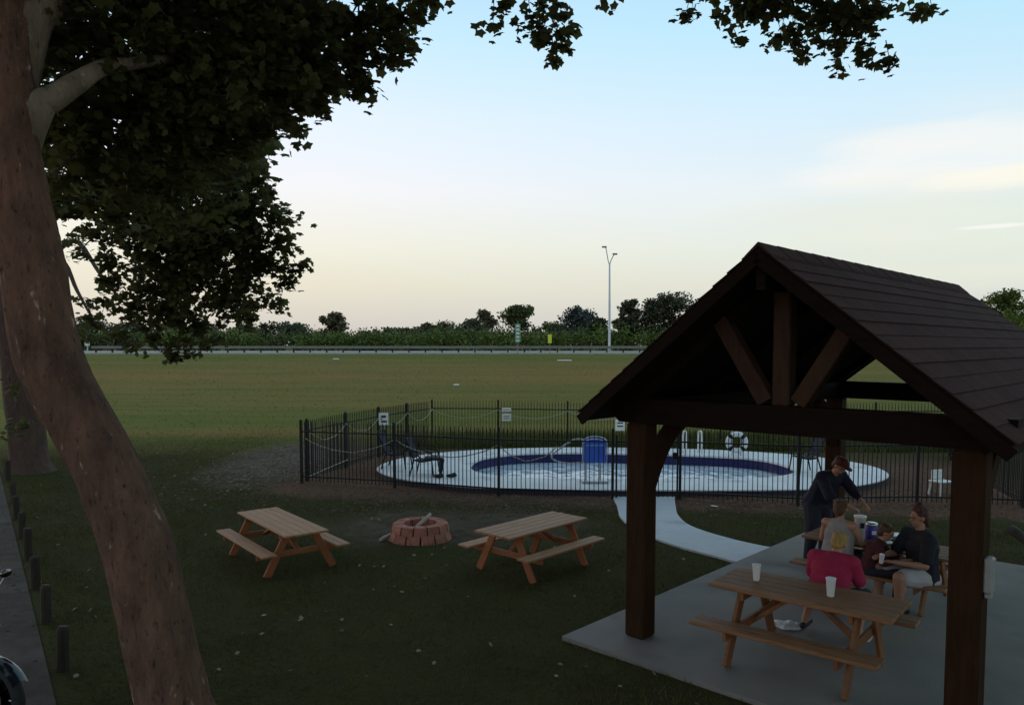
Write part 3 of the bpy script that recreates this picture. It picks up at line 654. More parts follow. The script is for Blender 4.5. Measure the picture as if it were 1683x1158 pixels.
far_tree(1655,474,80,95,'lit','bright green tree at the right edge beyond the roof', .15, 9, n=2600)
far_tree(1610,492,44,105,'mid','small mid-green tree right beside the pavilion roof', .2, 6)
far_tree(1700,495,90,90,'lit','low green tree cut off by the right frame edge', .1, 8)
for (px, top, wd, Y, kd, lab) in [
    (150,520,80,118,'dark','dark tree behind the left end of the guardrail'),(215,526,70,121,'dark','dark tree seen under the hanging sycamore leaves'),
    (280,530,80,118,'mid','mid-green low tree beneath the lowest hanging leaf spray'),(345,534,70,123,'dark','low dark tree just right of the lowest hanging leaf spray'),
    (400,532,64,119,'mid','mid-green low tree at the right edge of the sycamore leaves'),(452,528,74,117,'dark','wide low dark tree at the left of the open sky gap'),
    (490,530,54,120,'mid','mid-green low tree touching the rounded lone tree'),(600,543,54,132,'blue','lowest bluish tree in the dip right of the rounded lone tree'),
    (635,537,60,128,'dark','low dark tree rising right of the dip in the treeline'),(668,538,56,130,'dark','low dark tree midway between the dip and the peaked tree'),
    (700,530,56,127,'brown','brownish low tree left of the brown-topped pair'),(738,527,64,126,'brown','second brownish low tree, nearer the peaked tree'),
    (770,522,54,125,'dark','dark low tree tucked against the left of the peaked tree'),(905,528,54,124,'mid','mid-green low tree above the yellow marker sign'),
    (1205,500,80,118,'dark','dark tree beyond the pavilion ridge'),(60,510,90,118,'dark','dark tree beyond the leaning sycamore trunk'),
    (1290,512,90,120,'dark',None),(1400,515,90,119,'mid',None),(1500,512,90,118,'dark',None),(1560,510,70,112,'mid','mid-green tree just left of the small tree by the roof end')]:
    far_tree(px, top, wd, Y, kd, lab or 'tree of the far treeline hidden behind the pavilion roof', .12, 6, group='low trees of the far treeline', n=1300)
SX = [60,140,300,440,500,585,620,700,760,800,830,880,905,930,990,1015,1060,1150,1300,1500,1600,1760]; SY = [520,530,538,532,536,549,542,535,531,528,533,534,534,531,540,536,522,508,515,520,500,500]
# roadside brush: one mass
pp = {'lit': [], 'mid': [], 'dark': []}
for px in np.arange(60, 1760, 9.):
    sky_ = float(np.interp(px, SX, SY))
    for kd, Yb, base_top in (('dark', 117, sky_), ('mid', 112, .5*sky_+.5*549), ('lit', 107.5, 549)):
        if kd == 'lit':
            den = max(0, mnoise.noise(Vector((px*.012, 3.3, 0)))+.15 + (.5 if 700 < px < 760 or 860 < px < 990 or px > 1580 else 0))
            if den < .1: continue
            top = base_top - 26*min(den, .8)*random.uniform(.5,1.1)
        else: top = base_top - 7*mnoise.noise(Vector((px*.03, Yb, 0))) - 4*mnoise.noise(Vector((px*.11, Yb, 0))) - random.uniform(-3, 3)
        c = V(px+random.uniform(-4,4), top, Yb+random.uniform(-1.5,1.5)); gz = rz(c.x, c.y); H = max(.8, c.z-gz)
        m_ = 230 if kd != 'lit' else 140; d = rng.normal(size=(m_,3)); d /= np.linalg.norm(d,axis=1,keepdims=True)
        pp[kd].append(np.array([c.x, c.y, gz+H*.5]) + d*np.array([.95,.95,H*.52])*rng.uniform(.3,1.08,(m_,1)))
for kd in pp:
    o = leaves('roadside_brush', np.concatenate(pp[kd]), .32, LM[kd], None, shape=QUAD, sf=QUADF)
    tag(o, {'lit':'bright green brush nearest the far road','mid':'mid-green brush band along the far road','dark':'dark brush mass behind the far road'}[kd], 'brush')

# ------------------------------------------------------------------ grass, weeds, litter, stones
slabp = [(p.x, p.y) for p in sq]; pathp = [(p.x, p.y) for p in pl] + [(p.x, p.y) for p in reversed(pr)]
deckp = [(p.x, p.y) for p in deck_o]
def free(x, y): return ~(in_poly(x,y,slabp) | in_poly(x,y,pathp) | in_poly(x,y,deckp) | (x < edge_x(y)-.05))
def blades(name, n, xr, yr, h, wd, matl, mask=None, power=1.0):
    u = rng.uniform(0,1,n)**power; y = yr[0]+(yr[1]-yr[0])*u; x = rng.uniform(xr[0],xr[1],n)*(y/yr[1] if power != 1 else 1)
    keep = free(x, y)
    if mask is not None: keep &= mask(x, y)
    x, y = x[keep], y[keep]; n = len(x); z = terrain(x, y)
    a = rng.uniform(0, 2*np.pi, n); hh = h*rng.uniform(.5,1.4,n); ww = wd*rng.uniform(.7,1.3,n); ln = hh*rng.uniform(.1,.8,n); b = rng.uniform(0,2*np.pi,n)
    p0 = np.stack([x-np.cos(a)*ww, y-np.sin(a)*ww, z-.005], -1); p1 = np.stack([x+np.cos(a)*ww, y+np.sin(a)*ww, z-.005], -1)
    p2 = np.stack([x+np.cos(b)*ln, y+np.sin(b)*ln, z+hh], -1)
    v = np.stack([p0,p1,p2],1).reshape(-1,3); f = np.arange(n*3).reshape(-1,3)
    o = link(name, np_mesh(name, v, f, matl)); tag(o, kind='stuff'); return o
gmat = mat('grass_blade', (.046,.042,.012), (.078,.078,.018), 1.2, .7, trans=.2, contrast=1.2, spec=.1)
def lawn_mask(x, y):
    soil = ((x+1.2)**2*.13+(y-14.0)**2*.42) + rng.uniform(-.4,.4,len(x)) < 1.0
    mul = (y > 17.35-.175*x-1.5+rng.uniform(-.5,.5,len(x))) & (x > -5.8)
    rock = ((x+6.3)**2*.25+(y-22.4)**2*.05) < 1.2
    keepw = rng.uniform(0,1,len(x)) < .08
    edge = 26.0 + 1.6*np.sin(x*.43) + 1.1*np.sin(x*1.3+1) + .05*x
    fade = rng.uniform(0,1,len(x)) < np.clip((edge+4.5-y)/9., 0, 1)**1.3
    return ((~soil & ~mul & ~rock) | keepw) & fade
o = blades('lawn_grass', 480000, (-20, 12), (4.2, 33), .040, .0055, gmat, lawn_mask); tag(o, 'short dark green lawn grass round the picnic tables', 'grass')
def tuft_mask(x, y): return lawn_mask(x, y) & (np.sin(x*2.1+np.sin(y*1.7)*1.4)*np.sin(y*1.9+x*.6)+rng.normal(0,.25,len(x)) > .62)
o = blades('grass_tufts', 60000, (-13, 12), (4.2, 19), .075, .007, gmat, tuft_mask); tag(o, 'taller uneven tufts in the lawn', 'grass')
wmt = mat('dry_weed', (.095,.106,.026), (.17,.145,.048), .6, .8, trans=.2, contrast=1.2, spec=.1)
o = blades('field_grass', 34000, (-62, 66), (25.5, 88), .10, .02, wmt, None, 1.0); tag(o, 'rough mown grass on the bank up to the road', 'grass')
wm2 = mat('tall_weed', (.065,.085,.022), (.15,.15,.045), .8, .8, trans=.2, contrast=1.2, spec=.1)
o = blades('tall_weeds', 26000, (-4, 15), (23.6, 27), .34, .014, wm2, lambda x,y: (y > 24.3-.06*x)); tag(o, 'tall yellow-green weeds along the back pool fence', 'weeds')

def rocks(name, n, cx, cy, sx, sy, r, matl, mask=None):
    phi = (1+5**.5)/2
    ico = np.array([(-1,phi,0),(1,phi,0),(-1,-phi,0),(1,-phi,0),(0,-1,phi),(0,1,phi),(0,-1,-phi),(0,1,-phi),(phi,0,-1),(phi,0,1),(-phi,0,-1),(-phi,0,1)])/1.9
    fc = np.array([(0,11,5),(0,5,1),(0,1,7),(0,7,10),(0,10,11),(1,5,9),(5,11,4),(11,10,2),(10,7,6),(7,1,8),(3,9,4),(3,4,2),(3,2,6),(3,6,8),(3,8,9),(4,9,5),(2,4,11),(6,2,10),(8,6,7),(9,8,1)])
    x = cx+rng.normal(size=n)*sx; y = cy+rng.normal(size=n)*sy
    if mask is not None: k = mask(x,y); x, y = x[k], y[k]; n = len(x)
    s = r*rng.uniform(.5,1.6,n); v = ico[None]*s[:,None,None]*rng.uniform(.7,1.3,(n,12,1))*np.array([1,1,.55]); v = v+np.stack([x,y,terrain(x,y)+s*.1],-1)[:,None,:]
    f = (fc[None]+(np.arange(n)*12)[:,None,None]).reshape(-1,3)
    o = link(name, np_mesh(name, v.reshape(-1,3), f, matl)); return o
o = rocks('river_stones', 3600, -6.2, 22.2, .85, 2.0, .034, M['pebble'], lambda x,y: (x < -5.25+(y-18.5)*.37)); tag(o, 'pale stony ground left of the pool fence', 'stones', kind='stuff')
o = rocks('drive_gravel', 5000, -9, 11, 2.6, 4.5, .022, gm, lambda x,y: (x < edge_x(y)-.2)); tag(o, 'loose grey gravel on the drive at the left', 'gravel', kind='stuff')
o = rocks('mulch_chips', 5000, 2, 16.4, 4.2, .75, .022, mat('bark_mulch', (.05,.028,.02), (.13,.085,.06), 2, .9), lambda x,y: free(x,y)); tag(o, 'brown bark mulch in front of the pool fence', 'mulch', kind='stuff')
n = 260; y = rng.uniform(6.5, 26, n); x = rng.uniform(-.62,.45,n)*y; k = free(x,y)&(x > edge_x(y)); x, y = x[k], y[k]
o = leaves('fallen_leaves', np.stack([x,y,terrain(x,y)+.035],-1), .055, M['litter'], None, tilt=.6); tag(o, 'pale dry leaves scattered over the lawn', 'leaves')
for i, (px, py, dx, lab) in enumerate([(928,587,1.3,'flat white litter on the bank below the road, near the pavilion roof'),(552,585,.5,'small pale scrap on the bank below the guardrail'),(750,621,.35,'tiny white scrap in the middle of the field')]):
    yy = {0:72., 1:74., 2:52.}[i]; q = V(px, py, yy); q.z = rz(q.x, yy)+.06
    o = MB().box((0,0,0), (dx,.5,.10), bev=.03).build('litter_scrap', M['sign']); o.location = q; tag(o, lab, 'litter')

# ------------------------------------------------------------------ posts along the drive
bl = [(-12.34,18.8),(-10.42,16.03),(-9.41,14.55),(-8.4,13.11),(-7.46,11.78),(-6.47,10.35),(-5.56,9.07),(-4.58,7.71)]
bm = MB().tube([(0,0,-.1),(0,0,.44),(.005,0,.47)], [.062,.06,.048], 10, wob=.06).mesh('wooden_post', M['bollard'])
names = ['farthest','seventh from the camera','sixth from the camera','fifth from the camera','fourth from the camera','third from the camera','second from the camera','nearest to the camera']
for (x, y), nm in zip(bl, names):
    o = link('wooden_post', bm, None, (x,y,0), random.random()*3); o.scale = (1,1,random.uniform(.94,1.06)); o.rotation_euler[1] = random.uniform(-.05,.05)
    tag(o, 'short dark wooden post beside the gravel drive, '+nm, 'wooden post', 'short posts along the gravel drive')

# ------------------------------------------------------------------ pool fence
FH = 1.46
picket = MB().box((0,0,FH/2+.02), (.016,.016,FH-.06)).add([(-.009,-.009,FH-.01),(.009,-.009,FH-.01),(.009,.009,FH-.01),(-.009,.009,FH-.01),(0,0,FH+.05)], [(0,1,4),(1,2,4),(2,3,4),(3,0,4)]).mesh('picket', M['black'])
postm = MB().box((0,0,FH/2+.01), (.055,.055,FH+.06)).add([(-.034,-.034,FH+.04),(.034,-.034,FH+.04),(.034,.034,FH+.04),(-.034,.034,FH+.04),(0,0,FH+.08)], [(0,1,4),(1,2,4),(2,3,4),(3,0,4),(3,2,1,0)]).mesh('post', M['black'])
def fence(pts, label, end_post=True, skip=(), rails=(.16,1.24)):
    o = empty('pool_fence', (pts[0][0], pts[0][1], 0), 0, label, 'fence'); O = Vector((pts[0][0], pts[0][1], 0))
    for i in range(len(pts)-1):
        a, b = Vector((*pts[i],0))-O, Vector((*pts[i+1],0))-O; d = b-a; L = d.length; an = math.atan2(d.y, d.x)
        link('post', postm, o, a, an)
        if i in skip: continue
        for zz in rails: MB().beam(a+d*(.03/L)+Vector((0,0,zz)), b-d*(.03/L)+Vector((0,0,zz)), .028, .032).build('rail', M['black'], o)
        k = int(round(L/.098))
        for j in range(1, k): link('picket', picket, o, a+d*(j/k), an)
    if end_post: link('post', postm, o, Vector((*pts[-1],0))-O)
    return o
FF = [(-5.05,18.45),(-2.72,17.8),(-.29,16.85),(2.16,16.5),(3.60,16.45),(5.88,15.78),(8.42,15.95),(10.40,15.60)]
BK = [(-2.62,25.3),(-.45,25.15),(1.78,24.7),(4.2,24.5),(6.6,24.4),(9.0,24.3),(11.4,24.2),(13.6,24.1)]
fence(FF, 'black picket fence along the near side of the pool', skip=(3,))
fence([(-4.98,18.7),(-4.45,20.6),(-3.88,22.4),(-3.26,23.9),(-2.68,25.1)], 'black picket fence along the left side of the pool', False)
fence(BK, 'black picket fence along the far side of the pool')
fence([(10.5,15.8),(11.1,17.9),(11.8,20),(12.6,22.1),(13.5,23.9)], 'black picket fence along the right side of the pool', False)
g = empty('pool_gate', (2.24,16.49,0), math.atan2(-.05,1.36), 'black picket gate in the pool fence at the end of the curved path', 'gate')
gl = 1.30
for zz in (.16,1.24): MB().beam((0,0,zz),(gl,0,zz), .03, .035).build('rail', M['black'], g)
for xx in (0, gl): MB().box((xx,0,.70), (.036,.036,1.38)).build('stile', M['black'], g)
for j in range(1, 13): link('picket', picket, g, (gl*j/13,0,0))
MB().box((gl-.07,-.04,.95), (.09,.05,.14), bev=.01).build('latch', M['black'], g)

# rope strings swagged along the fences
def swag(pts, label, drop=.28, top=1.16, n=9, off=-.05):
    t = []
    for i in range(len(pts)-1):
        a, b = Vector((*pts[i],0)), Vector((*pts[i+1],0))
        for j in range(n): u = j/n; t.append(a.lerp(b,u)+Vector((0,off,top-drop*random.uniform(.95,1.05)*4*u*(1-u))))
    t.append(Vector((*pts[-1], top))+Vector((0,off,0)))
    o0 = t[0].copy(); mb = MB().tube(t, .0125, 6); ob = loc(mb, o0).build('rope', M['rope'], None, True); ob.location = o0; tag(ob, label, 'rope'); return ob
swag([(-4.9,18.6),(-4.43,20.6),(-3.86,22.4),(-3.24,23.9),(-2.6,25.2)], 'pale rope swagged along the left side fence of the pool', .30, 1.22, off=.0)
swag(BK[:4], 'pale rope swagged along the far pool fence', .26, 1.20)
swag(FF[:3]+[(1.0,16.68)], 'pale rope hanging in loops on the near pool fence', .34, 1.12, off=.05)
ob = loc(MB().tube(catmull([(-4.95,18.6,.12),(-4.6,19.9,.2),(-4.4,20.6,.24)]), .014, 6), (-4.95,18.6,.12)).build('rope', M['rope'], None, True); ob.location = (-4.95,18.6,.12); tag(ob, 'pale rope running low behind the left corner of the fence', 'rope')

def fence_sign(p, rz_, wd, ht, label, rows):
    o = empty('fence_sign', p, rz_, label, 'sign')
    MB().box((0,0,0), (wd,.012,ht), bev=.004).build('sign_board', M['sign'], o)
    for (a, b, c, d) in rows: MB().box((a*wd,-.010,b*ht), (c*wd,.006,d*ht)).build('print_mark', M['blackcloth'], o)
fence_sign((-3.72,22.5,1.16), R(68)-math.pi/2*0, .32, .34, 'white sign with dark print on the left side fence', [(0,.25,.5,.18),(-.05,-.15,.6,.14)]) if False else None
fence_sign((-3.72,22.35,1.17), R(10), .28, .36, 'white sign with dark print on the left side fence', [(0,.2,.5,.16),(.05,-.2,.6,.14),(-.2,.02,.2,.08)])
fence_sign((-.18,25.0,1.22), 0, .30, .12, 'narrow white sign strip above another on the far fence', [(0,0,.7,.12)])
fence_sign((-.18,25.0,.97), 0, .30, .24, 'faded white sign below the strip on the far fence', [(0,.15,.6,.08),(0,-.15,.6,.08)])
fence_sign((3.42,24.4,.78), 0, .30, .36, 'white sign low on the far fence beside the pavilion post', [(0,.2,.6,.1),(0,-.1,.6,.1)])

# ------------------------------------------------------------------ pool furniture
def sling_chair(p, rz_, label, matl, sc=1.0):
    o = empty('patio_chair', p, rz_, label, 'chair'); o.scale = (sc,)*3
    MB().add(*(lambda c: (c.v, c.f))(MB().tube(catmull([(-.22,-.22,.44),(-.22,.05,.40),(-.22,.26,.44),(-.24,.36,.72),(-.25,.46,1.0)]), .021, 6).tube(catmull([(.22,-.22,.44),(.22,.05,.40),(.22,.26,.44),(.24,.36,.72),(.25,.46,1.0)]), .021, 6))).build('side_frame', M['black'], o, True)
    v = []; prof_ = catmull([(0,-.24,.445),(0,.05,.395),(0,.25,.43)], 5); n_ = len(prof_)
    for p_ in prof_: v += [(-.21,p_.y,p_.z),(.21,p_.y,p_.z),(.21,p_.y,p_.z-.03),(-.21,p_.y,p_.z-.03)]
    f = [(i*4+j, i*4+(j+1) % 4, i*4+4+(j+1) % 4, i*4+4+j) for i in range(n_-1) for j in range(4)] + [(3,2,1,0), tuple(range(n_*4-4,n_*4))]
    MB().add(v, f).build('seat', matl, o)
    v = []; prof_ = catmull([(0,.27,.46),(0,.36,.72),(0,.465,1.0)], 5); n_ = len(prof_)
    for p_ in prof_: v += [(-.22,p_.y,p_.z),(.22,p_.y,p_.z),(.22,p_.y+.03,p_.z),(-.22,p_.y+.03,p_.z)]
    f = [(i*4+j, i*4+(j+1) % 4, i*4+4+(j+1) % 4, i*4+4+j) for i in range(n_-1) for j in range(4)] + [(3,2,1,0), tuple(range(n_*4-4,n_*4))]
    MB().add(v, f).build('backrest', matl, o)
    for s_ in (-1,1):
        MB().tube([(s_*.25,-.24,.44),(s_*.28,-.30,0)], .020, 6).build('leg', M['black'], o); MB().tube([(s_*.25,.24,.44),(s_*.29,.36,0)], .020, 6).build('leg', M['black'], o)
        MB().tube(catmull([(s_*.26,-.24,.44),(s_*.29,-.24,.62),(s_*.29,.0,.66),(s_*.27,.34,.66)]), .021, 6).build('armrest', M['black'], o, True)
    return o
sling_chair((-2.10,18.75,DZ), R(78), 'dark sling patio chair on the pool deck, the one with a towel over it', M['mesh_dark'], .92)
tw_ = MB()
tw_.box((-1.92,18.72,DZ+.42), (.36,.44,.06), rz=.2, bev=.02).box((-1.72,18.70,DZ+.25), (.07,.34,.36), rz=.2, ry=.18, bev=.02)
o = loc(tw_, (-1.92,18.72,DZ+.42)).build('towel', M['mesh_dark']); o.location = (-1.92,18.72,DZ+.42); tag(o, 'dark towel hanging over the front of the patio chair', 'towel')
sling_chair((-2.95,19.9,.1), R(80), 'dark patio chair leaning back by the left side fence', M['mesh_dark'], 1.0)
sling_chair((7.3,19.2,DZ), R(-80), 'dark-framed patio chair at the right end of the pool deck', M['mesh_dark'], .9)
wc = empty('plastic_stool', (9.45,16.9,0), R(20), 'white plastic stool inside the fence beside the right pavilion post', 'stool'); wc.scale = (.8,.8,.72)
MB().box((0,0,.44), (.48,.42,.04), bev=.012).build('seat', M['white'], wc)
MB().box((.05,.19,.62), (.40,.04,.28), bev=.012).build('backrest', M['white'], wc)
for a in (-1,1):
    for b in (-1,1): MB().beam((a*.19,b*.16,.43),(a*.23,b*.20,0), .06, .05).build('leg', M['white'], wc)
for i, (x, y, lab) in enumerate([(-1.75,18.35,'left dark shoe of the pair on the deck edge'),(-1.45,18.42,'right dark shoe of the pair on the deck edge')]):
    o = MB().ell((0,0,.045), (.05,.14,.045)).ell((0,-.06,.075), (.04,.06,.04)).build('shoe', M['shoe'], None, True); o.location = (x,y,DZ); o.rotation_euler = (0,0,1.3+i*.5); tag(o, lab, 'shoe', 'shoes on the pool deck')

# pool lift with blue cover
pl_ = empty('pool_lift', V(977,800,17.75), 0, 'pool lift under a bright blue cover with looped grey rail', 'pool lift'); pl_.location.z = DZ
LZ = .47
prf = []
for k in range(13): a = math.pi*k/12; prf.append((.245*math.cos(a), LZ+.44+.10*math.sin(a)))
poly2 = [(-.245,LZ),(.245,LZ)] + prf
v = [(a, -.10, b) for a, b in poly2] + [(a, .10, b) for a, b in poly2]; n_ = len(poly2)
MB().add(v, [tuple(range(n_)), tuple(reversed(range(n_, 2*n_)))] + [(i, n_+i, n_+(i+1) % n_, (i+1) % n_) for i in range(n_)]).build('blue_cover', M['blue'], pl_)
MB().box((0,-.112,LZ+.40), (.42,.012,.03), bev=.004).build('cover_seam', mat('pale_blue_webbing', (.20,.30,.62), None, 3, .6), pl_)
arch = [Vector((-.275,-.02,LZ-.0)), Vector((-.275,-.02,LZ+.44))]+[Vector((.275*math.cos(math.pi-math.pi*k/10), -.02, LZ+.47+.125*math.sin(math.pi*k/10))) for k in range(11)]+[Vector((.275,-.02,LZ+.44)),Vector((.275,-.02,LZ)),Vector((-.275,-.02,LZ))]
MB().tube(arch, .017, 8).build('frame', M['greytube'], pl_, True)
for a in (-.2,.13): MB().tube([(a,0,0),(a,0,LZ)], .022, 8).build('leg', M['greytube'], pl_)
MB().tube(catmull([(-.27,.05,LZ+.52),(-.50,.08,LZ+.50),(-.92,.12,LZ+.20),(-.98,.12,LZ+.08),(-.85,.12,LZ+.0),(-.60,.08,LZ-.04),(-.27,.05,LZ-.02)]), .02, 8).build('rail_loop', M['greytube'], pl_, True)
MB().box((0,0,.03), (.6,.4,.06), bev=.01).build('base', M['greytube'], pl_)
# ladder rails on the far side
for i, (x, lab) in enumerate([(5.05,'left white ladder rail on the far pool edge'),(5.50,'right white ladder rail on the far pool edge')]):
    o = MB().tube(catmull([(0,.30,0),(0,.30,.5),(0,.22,.62),(0,.02,.66),(0,-.10,.56),(0,-.14,-.2)]), .024, 8).build('ladder_rail', M['white'], None, True); o.location = (x,22.45,DZ); tag(o, lab, 'ladder rail', 'ladder rails at the pool')
# life ring on a stand
lr = empty('life_ring', (6.45,22.1,DZ), R(-12), 'white life ring with black bands on a low stand at the far pool edge', 'life ring')
Rm = .24; seg = 32
vs = []; fs = []
for i in range(seg):
    a = 2*math.pi*i/seg
    for j in range(8): b = 2*math.pi*j/8; vs.append(((Rm+.075*math.cos(b))*math.cos(a), .07*math.sin(b), .38+(Rm+.075*math.cos(b))*math.sin(a)))
fs = [(i*8+j, ((i+1) % seg)*8+j, ((i+1) % seg)*8+(j+1) % 8, i*8+(j+1) % 8) for i in range(seg) for j in range(8)]
MB().add(vs, fs).build('ring', M['white'], lr, True)
for a in (45,135,225,315):
    v = []; n_ = 5
    tb = [Vector(((Rm)*math.cos(R(a+q)),0,.38+Rm*math.sin(R(a+q)))) for q in (-11,-4,4,11)]
    MB().tube(tb, .083, 10).build('band', M['black'], lr)
MB().tube([(-.12,.09,0),(-.12,.09,.7)], .016, 6).tube([(.12,.09,0),(.12,.09,.7)], .016, 6).build('stand', M['greytube'], lr)
o = MB().lathe([(.001,-.008),(.24,-.008),(.25,0),(.24,.008),(.001,.008)], M=Matrix.Rotation(R(90),4,'X'), n=28).build('round_sign', M['sign']); o.location = (11.16,18.1,1.08); tag(o, 'round white sign on the right side fence under the roof edge', 'sign')

# ------------------------------------------------------------------ fire ring
fp = Vector((-1.57, 13.12, 0)); fr = empty('fire_pit', fp, 0, 'round fire pit of red wall blocks on bare soil between two tables', 'fire pit')
def block(r0, r1, a0, a1, z0, z1, splay):
    j = lambda: random.uniform(-.008,.008); pts = []
    for z, sp in ((z0, splay), (z1, 0)):
        for (r, a) in ((r0, a0), (r1+sp, a0), (r1+sp, a1), (r0, a1)): pts.append(((r+j())*math.cos(a), (r+j())*math.sin(a), z+j()*.5))
    return pts
for cidx, (z0, z1, nb) in enumerate(((0,.135,13),(.14,.27,13))):
    for k in range(nb):
        a0 = 2*math.pi*(k+.5*cidx)/nb+.02; a1 = a0+2*math.pi/nb-.055
        MB().hexa(block(.29, .47+.02*(1-cidx)+random.uniform(-.012,.012), a0, a1, z0, z1+random.uniform(-.008,.01), .05 if cidx == 0 else .03)).build('block', M['brick'], fr)
MB().lathe([(.001,.05),(.15,.07),(.30,.05),(.31,.0)], n=20).build('ash_bed', M['ash'], fr)
def logt(a, b, r, label, matl):
    a, b = Vector(a), Vector(b); c = (a+b)/2
    o = loc(MB().tube([a, a.lerp(b,.3)+Vector((.005,.01,.008)), a.lerp(b,.7), b], [r,r*1.05,r*.95,r*.8], 9, wob=.2, seed=a.x), c).build('log', matl, None, True); o.location = c; tag(o, label, 'log'); return o
logt((-1.72,12.98,.12),(-1.40,13.22,.40), .035, 'pale split log propped up out of the fire pit', M['log'])
logt((-1.78,13.2,.12),(-1.36,13.05,.14), .045, 'dark charred log lying in the fire pit', M['darklog'])
logt((-2.22,12.85,.03),(-2.02,13.1,.10), .03, 'small pale stick leaning on the left of the fire pit', M['log'])
logt(V(1660,868,11.6),V(1700,898,11.2), .07, 'dark fallen branch at the right frame edge beyond the slab', M['darklog'])

# ------------------------------------------------------------------ picnic tables
def picnic(s, L, Wt, MT, MF):
    """one table, length along x; returns its root"""
    o = empty('picnic_table'); o.empty_display_size = .3
    n = 5; pw = Wt/n; zt = .745*s
    for i in range(n):
        y = -Wt/2+pw*(i+.5); MB().box((random.uniform(-.004,.004), y, zt), (L, pw-.007, .038*s), bev=.006).build('top_plank', MT, o)
    for sd_ in (-1,1):
        for i in range(2): MB().box((random.uniform(-.004,.004), sd_*(.675*s+(i-.5)*.135*s), .445*s), (L, .128*s, .038*s), bev=.006).build('bench_plank', MT, o)
    for e in (-1,1):
        x = e*(L/2-.33*s)
        for sd_ in (-1,1): MB().beam((x, sd_*.24*s, .722*s), (x, sd_*.62*s, .0), .04*s, .135*s, up=(0,1,0) , bev=.006).build('leg', MF, o)
        MB().box((x-e*.042*s,0,.372*s), (.04*s, 1.56*s, .10*s), bev=.006).build('bench_bearer', MF, o)
        MB().box((x-e*.042*s,0,.68*s), (.04*s, Wt-.06, .09*s), bev=.006).build('top_cleat', MF, o)
        MB().beam((x-e*.07*s,0,.36*s), (e*.10*s,0,.70*s), .04*s, .09*s, up=(0,1,0)).build('diagonal_brace', MF, o)
    return o
tables = [((-3.54,11.72,0), -.909, .82, 2.03, .66, 'reddish picnic table on the lawn left of the fire pit'),
          ((.307,11.37,0), .825, .86, 1.75, .72, 'reddish picnic table on the lawn between fire pit and pavilion'),
          ((3.00,7.76,SLZ), -.70, .98, 1.80, .76, 'picnic table in the pavilion nearest the camera, with two cups on it'),
          ((4.83,9.97,SLZ), -.755, .90, 1.86, .70, 'picnic table deeper in the pavilion, with people seated around it')]
for (p, rz_, s, L, Wt, lab) in tables:
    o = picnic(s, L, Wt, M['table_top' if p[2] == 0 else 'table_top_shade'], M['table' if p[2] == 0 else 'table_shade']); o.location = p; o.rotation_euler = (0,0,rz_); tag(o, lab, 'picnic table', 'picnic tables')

# ------------------------------------------------------------------ pavilion
pv = empty('pavilion', P0, -PTH, 'open timber pavilion with dark brown shingled gable roof at the right', 'pavilion')
PS = .125; HB = 2.45
for (a, b) in ((0,0),(PSPAN,0),(0,PLEN),(PSPAN,PLEN)):
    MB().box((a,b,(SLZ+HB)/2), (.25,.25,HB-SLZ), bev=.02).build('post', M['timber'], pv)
    sgn = 1 if b == 0 else -1
    arc = [Vector((a, b+sgn*(.10), 1.70)), Vector((a, b+sgn*.30, 2.02)), Vector((a, b+sgn*.56, 2.29)), Vector((a, b+sgn*.86, 2.44))]
    cr = catmull(arc, 4); mb = MB()
    v = []
    for i, p in enumerate(cr):
        t = (cr[min(i+1,len(cr)-1)]-cr[max(i-1,0)]).normalized(); nn = Vector((0,-t.z,t.y))*.075
        v += [p+nn+Vector((-.07,0,0)), p+nn+Vector((.07,0,0)), p-nn+Vector((.07,0,0)), p-nn+Vector((-.07,0,0))]
    v = [Vector((q.x, q.y, min(q.z, HB-.002))) for q in v]
    f = [(i*4+j, i*4+(j+1) % 4, i*4+4+(j+1) % 4, i*4+4+j) for i in range(len(cr)-1) for j in range(4)] + [(3,2,1,0), tuple(range(len(cr)*4-4,len(cr)*4))]
    mb.add(v, f).build('knee_brace', M['timber'], pv)
def cross_beam(yl):
    y0, y1 = yl-.10, yl+.10; z0, z1 = HB, HB+.27; xa, xb = -.33, PSPAN+.33
    p = []
    prof_ = [(xa+.09,z0),(xb-.09,z0),(xb,z0+.10),(xb,z1),(xa,z1),(xa,z0+.10)]
    v = [(a, y0, b) for a, b in prof_]+[(a, y1, b) for a, b in prof_]; k = 6
    return MB().add(v, [tuple(range(k)), tuple(reversed(range(k,2*k)))]+[(i,k+i,k+(i+1) % k,(i+1) % k) for i in range(k)])
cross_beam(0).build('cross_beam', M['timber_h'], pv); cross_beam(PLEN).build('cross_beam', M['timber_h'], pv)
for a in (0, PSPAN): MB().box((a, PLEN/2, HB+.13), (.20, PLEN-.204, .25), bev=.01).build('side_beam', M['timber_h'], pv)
RW = 1.994; HR = 4.2; HE = 2.616; cx_ = PSPAN/2; slope = (HR-HE)/RW; OV = .586; OV2 = .485; TH = .09
def roofz(dx): return HR - slope*abs(dx)
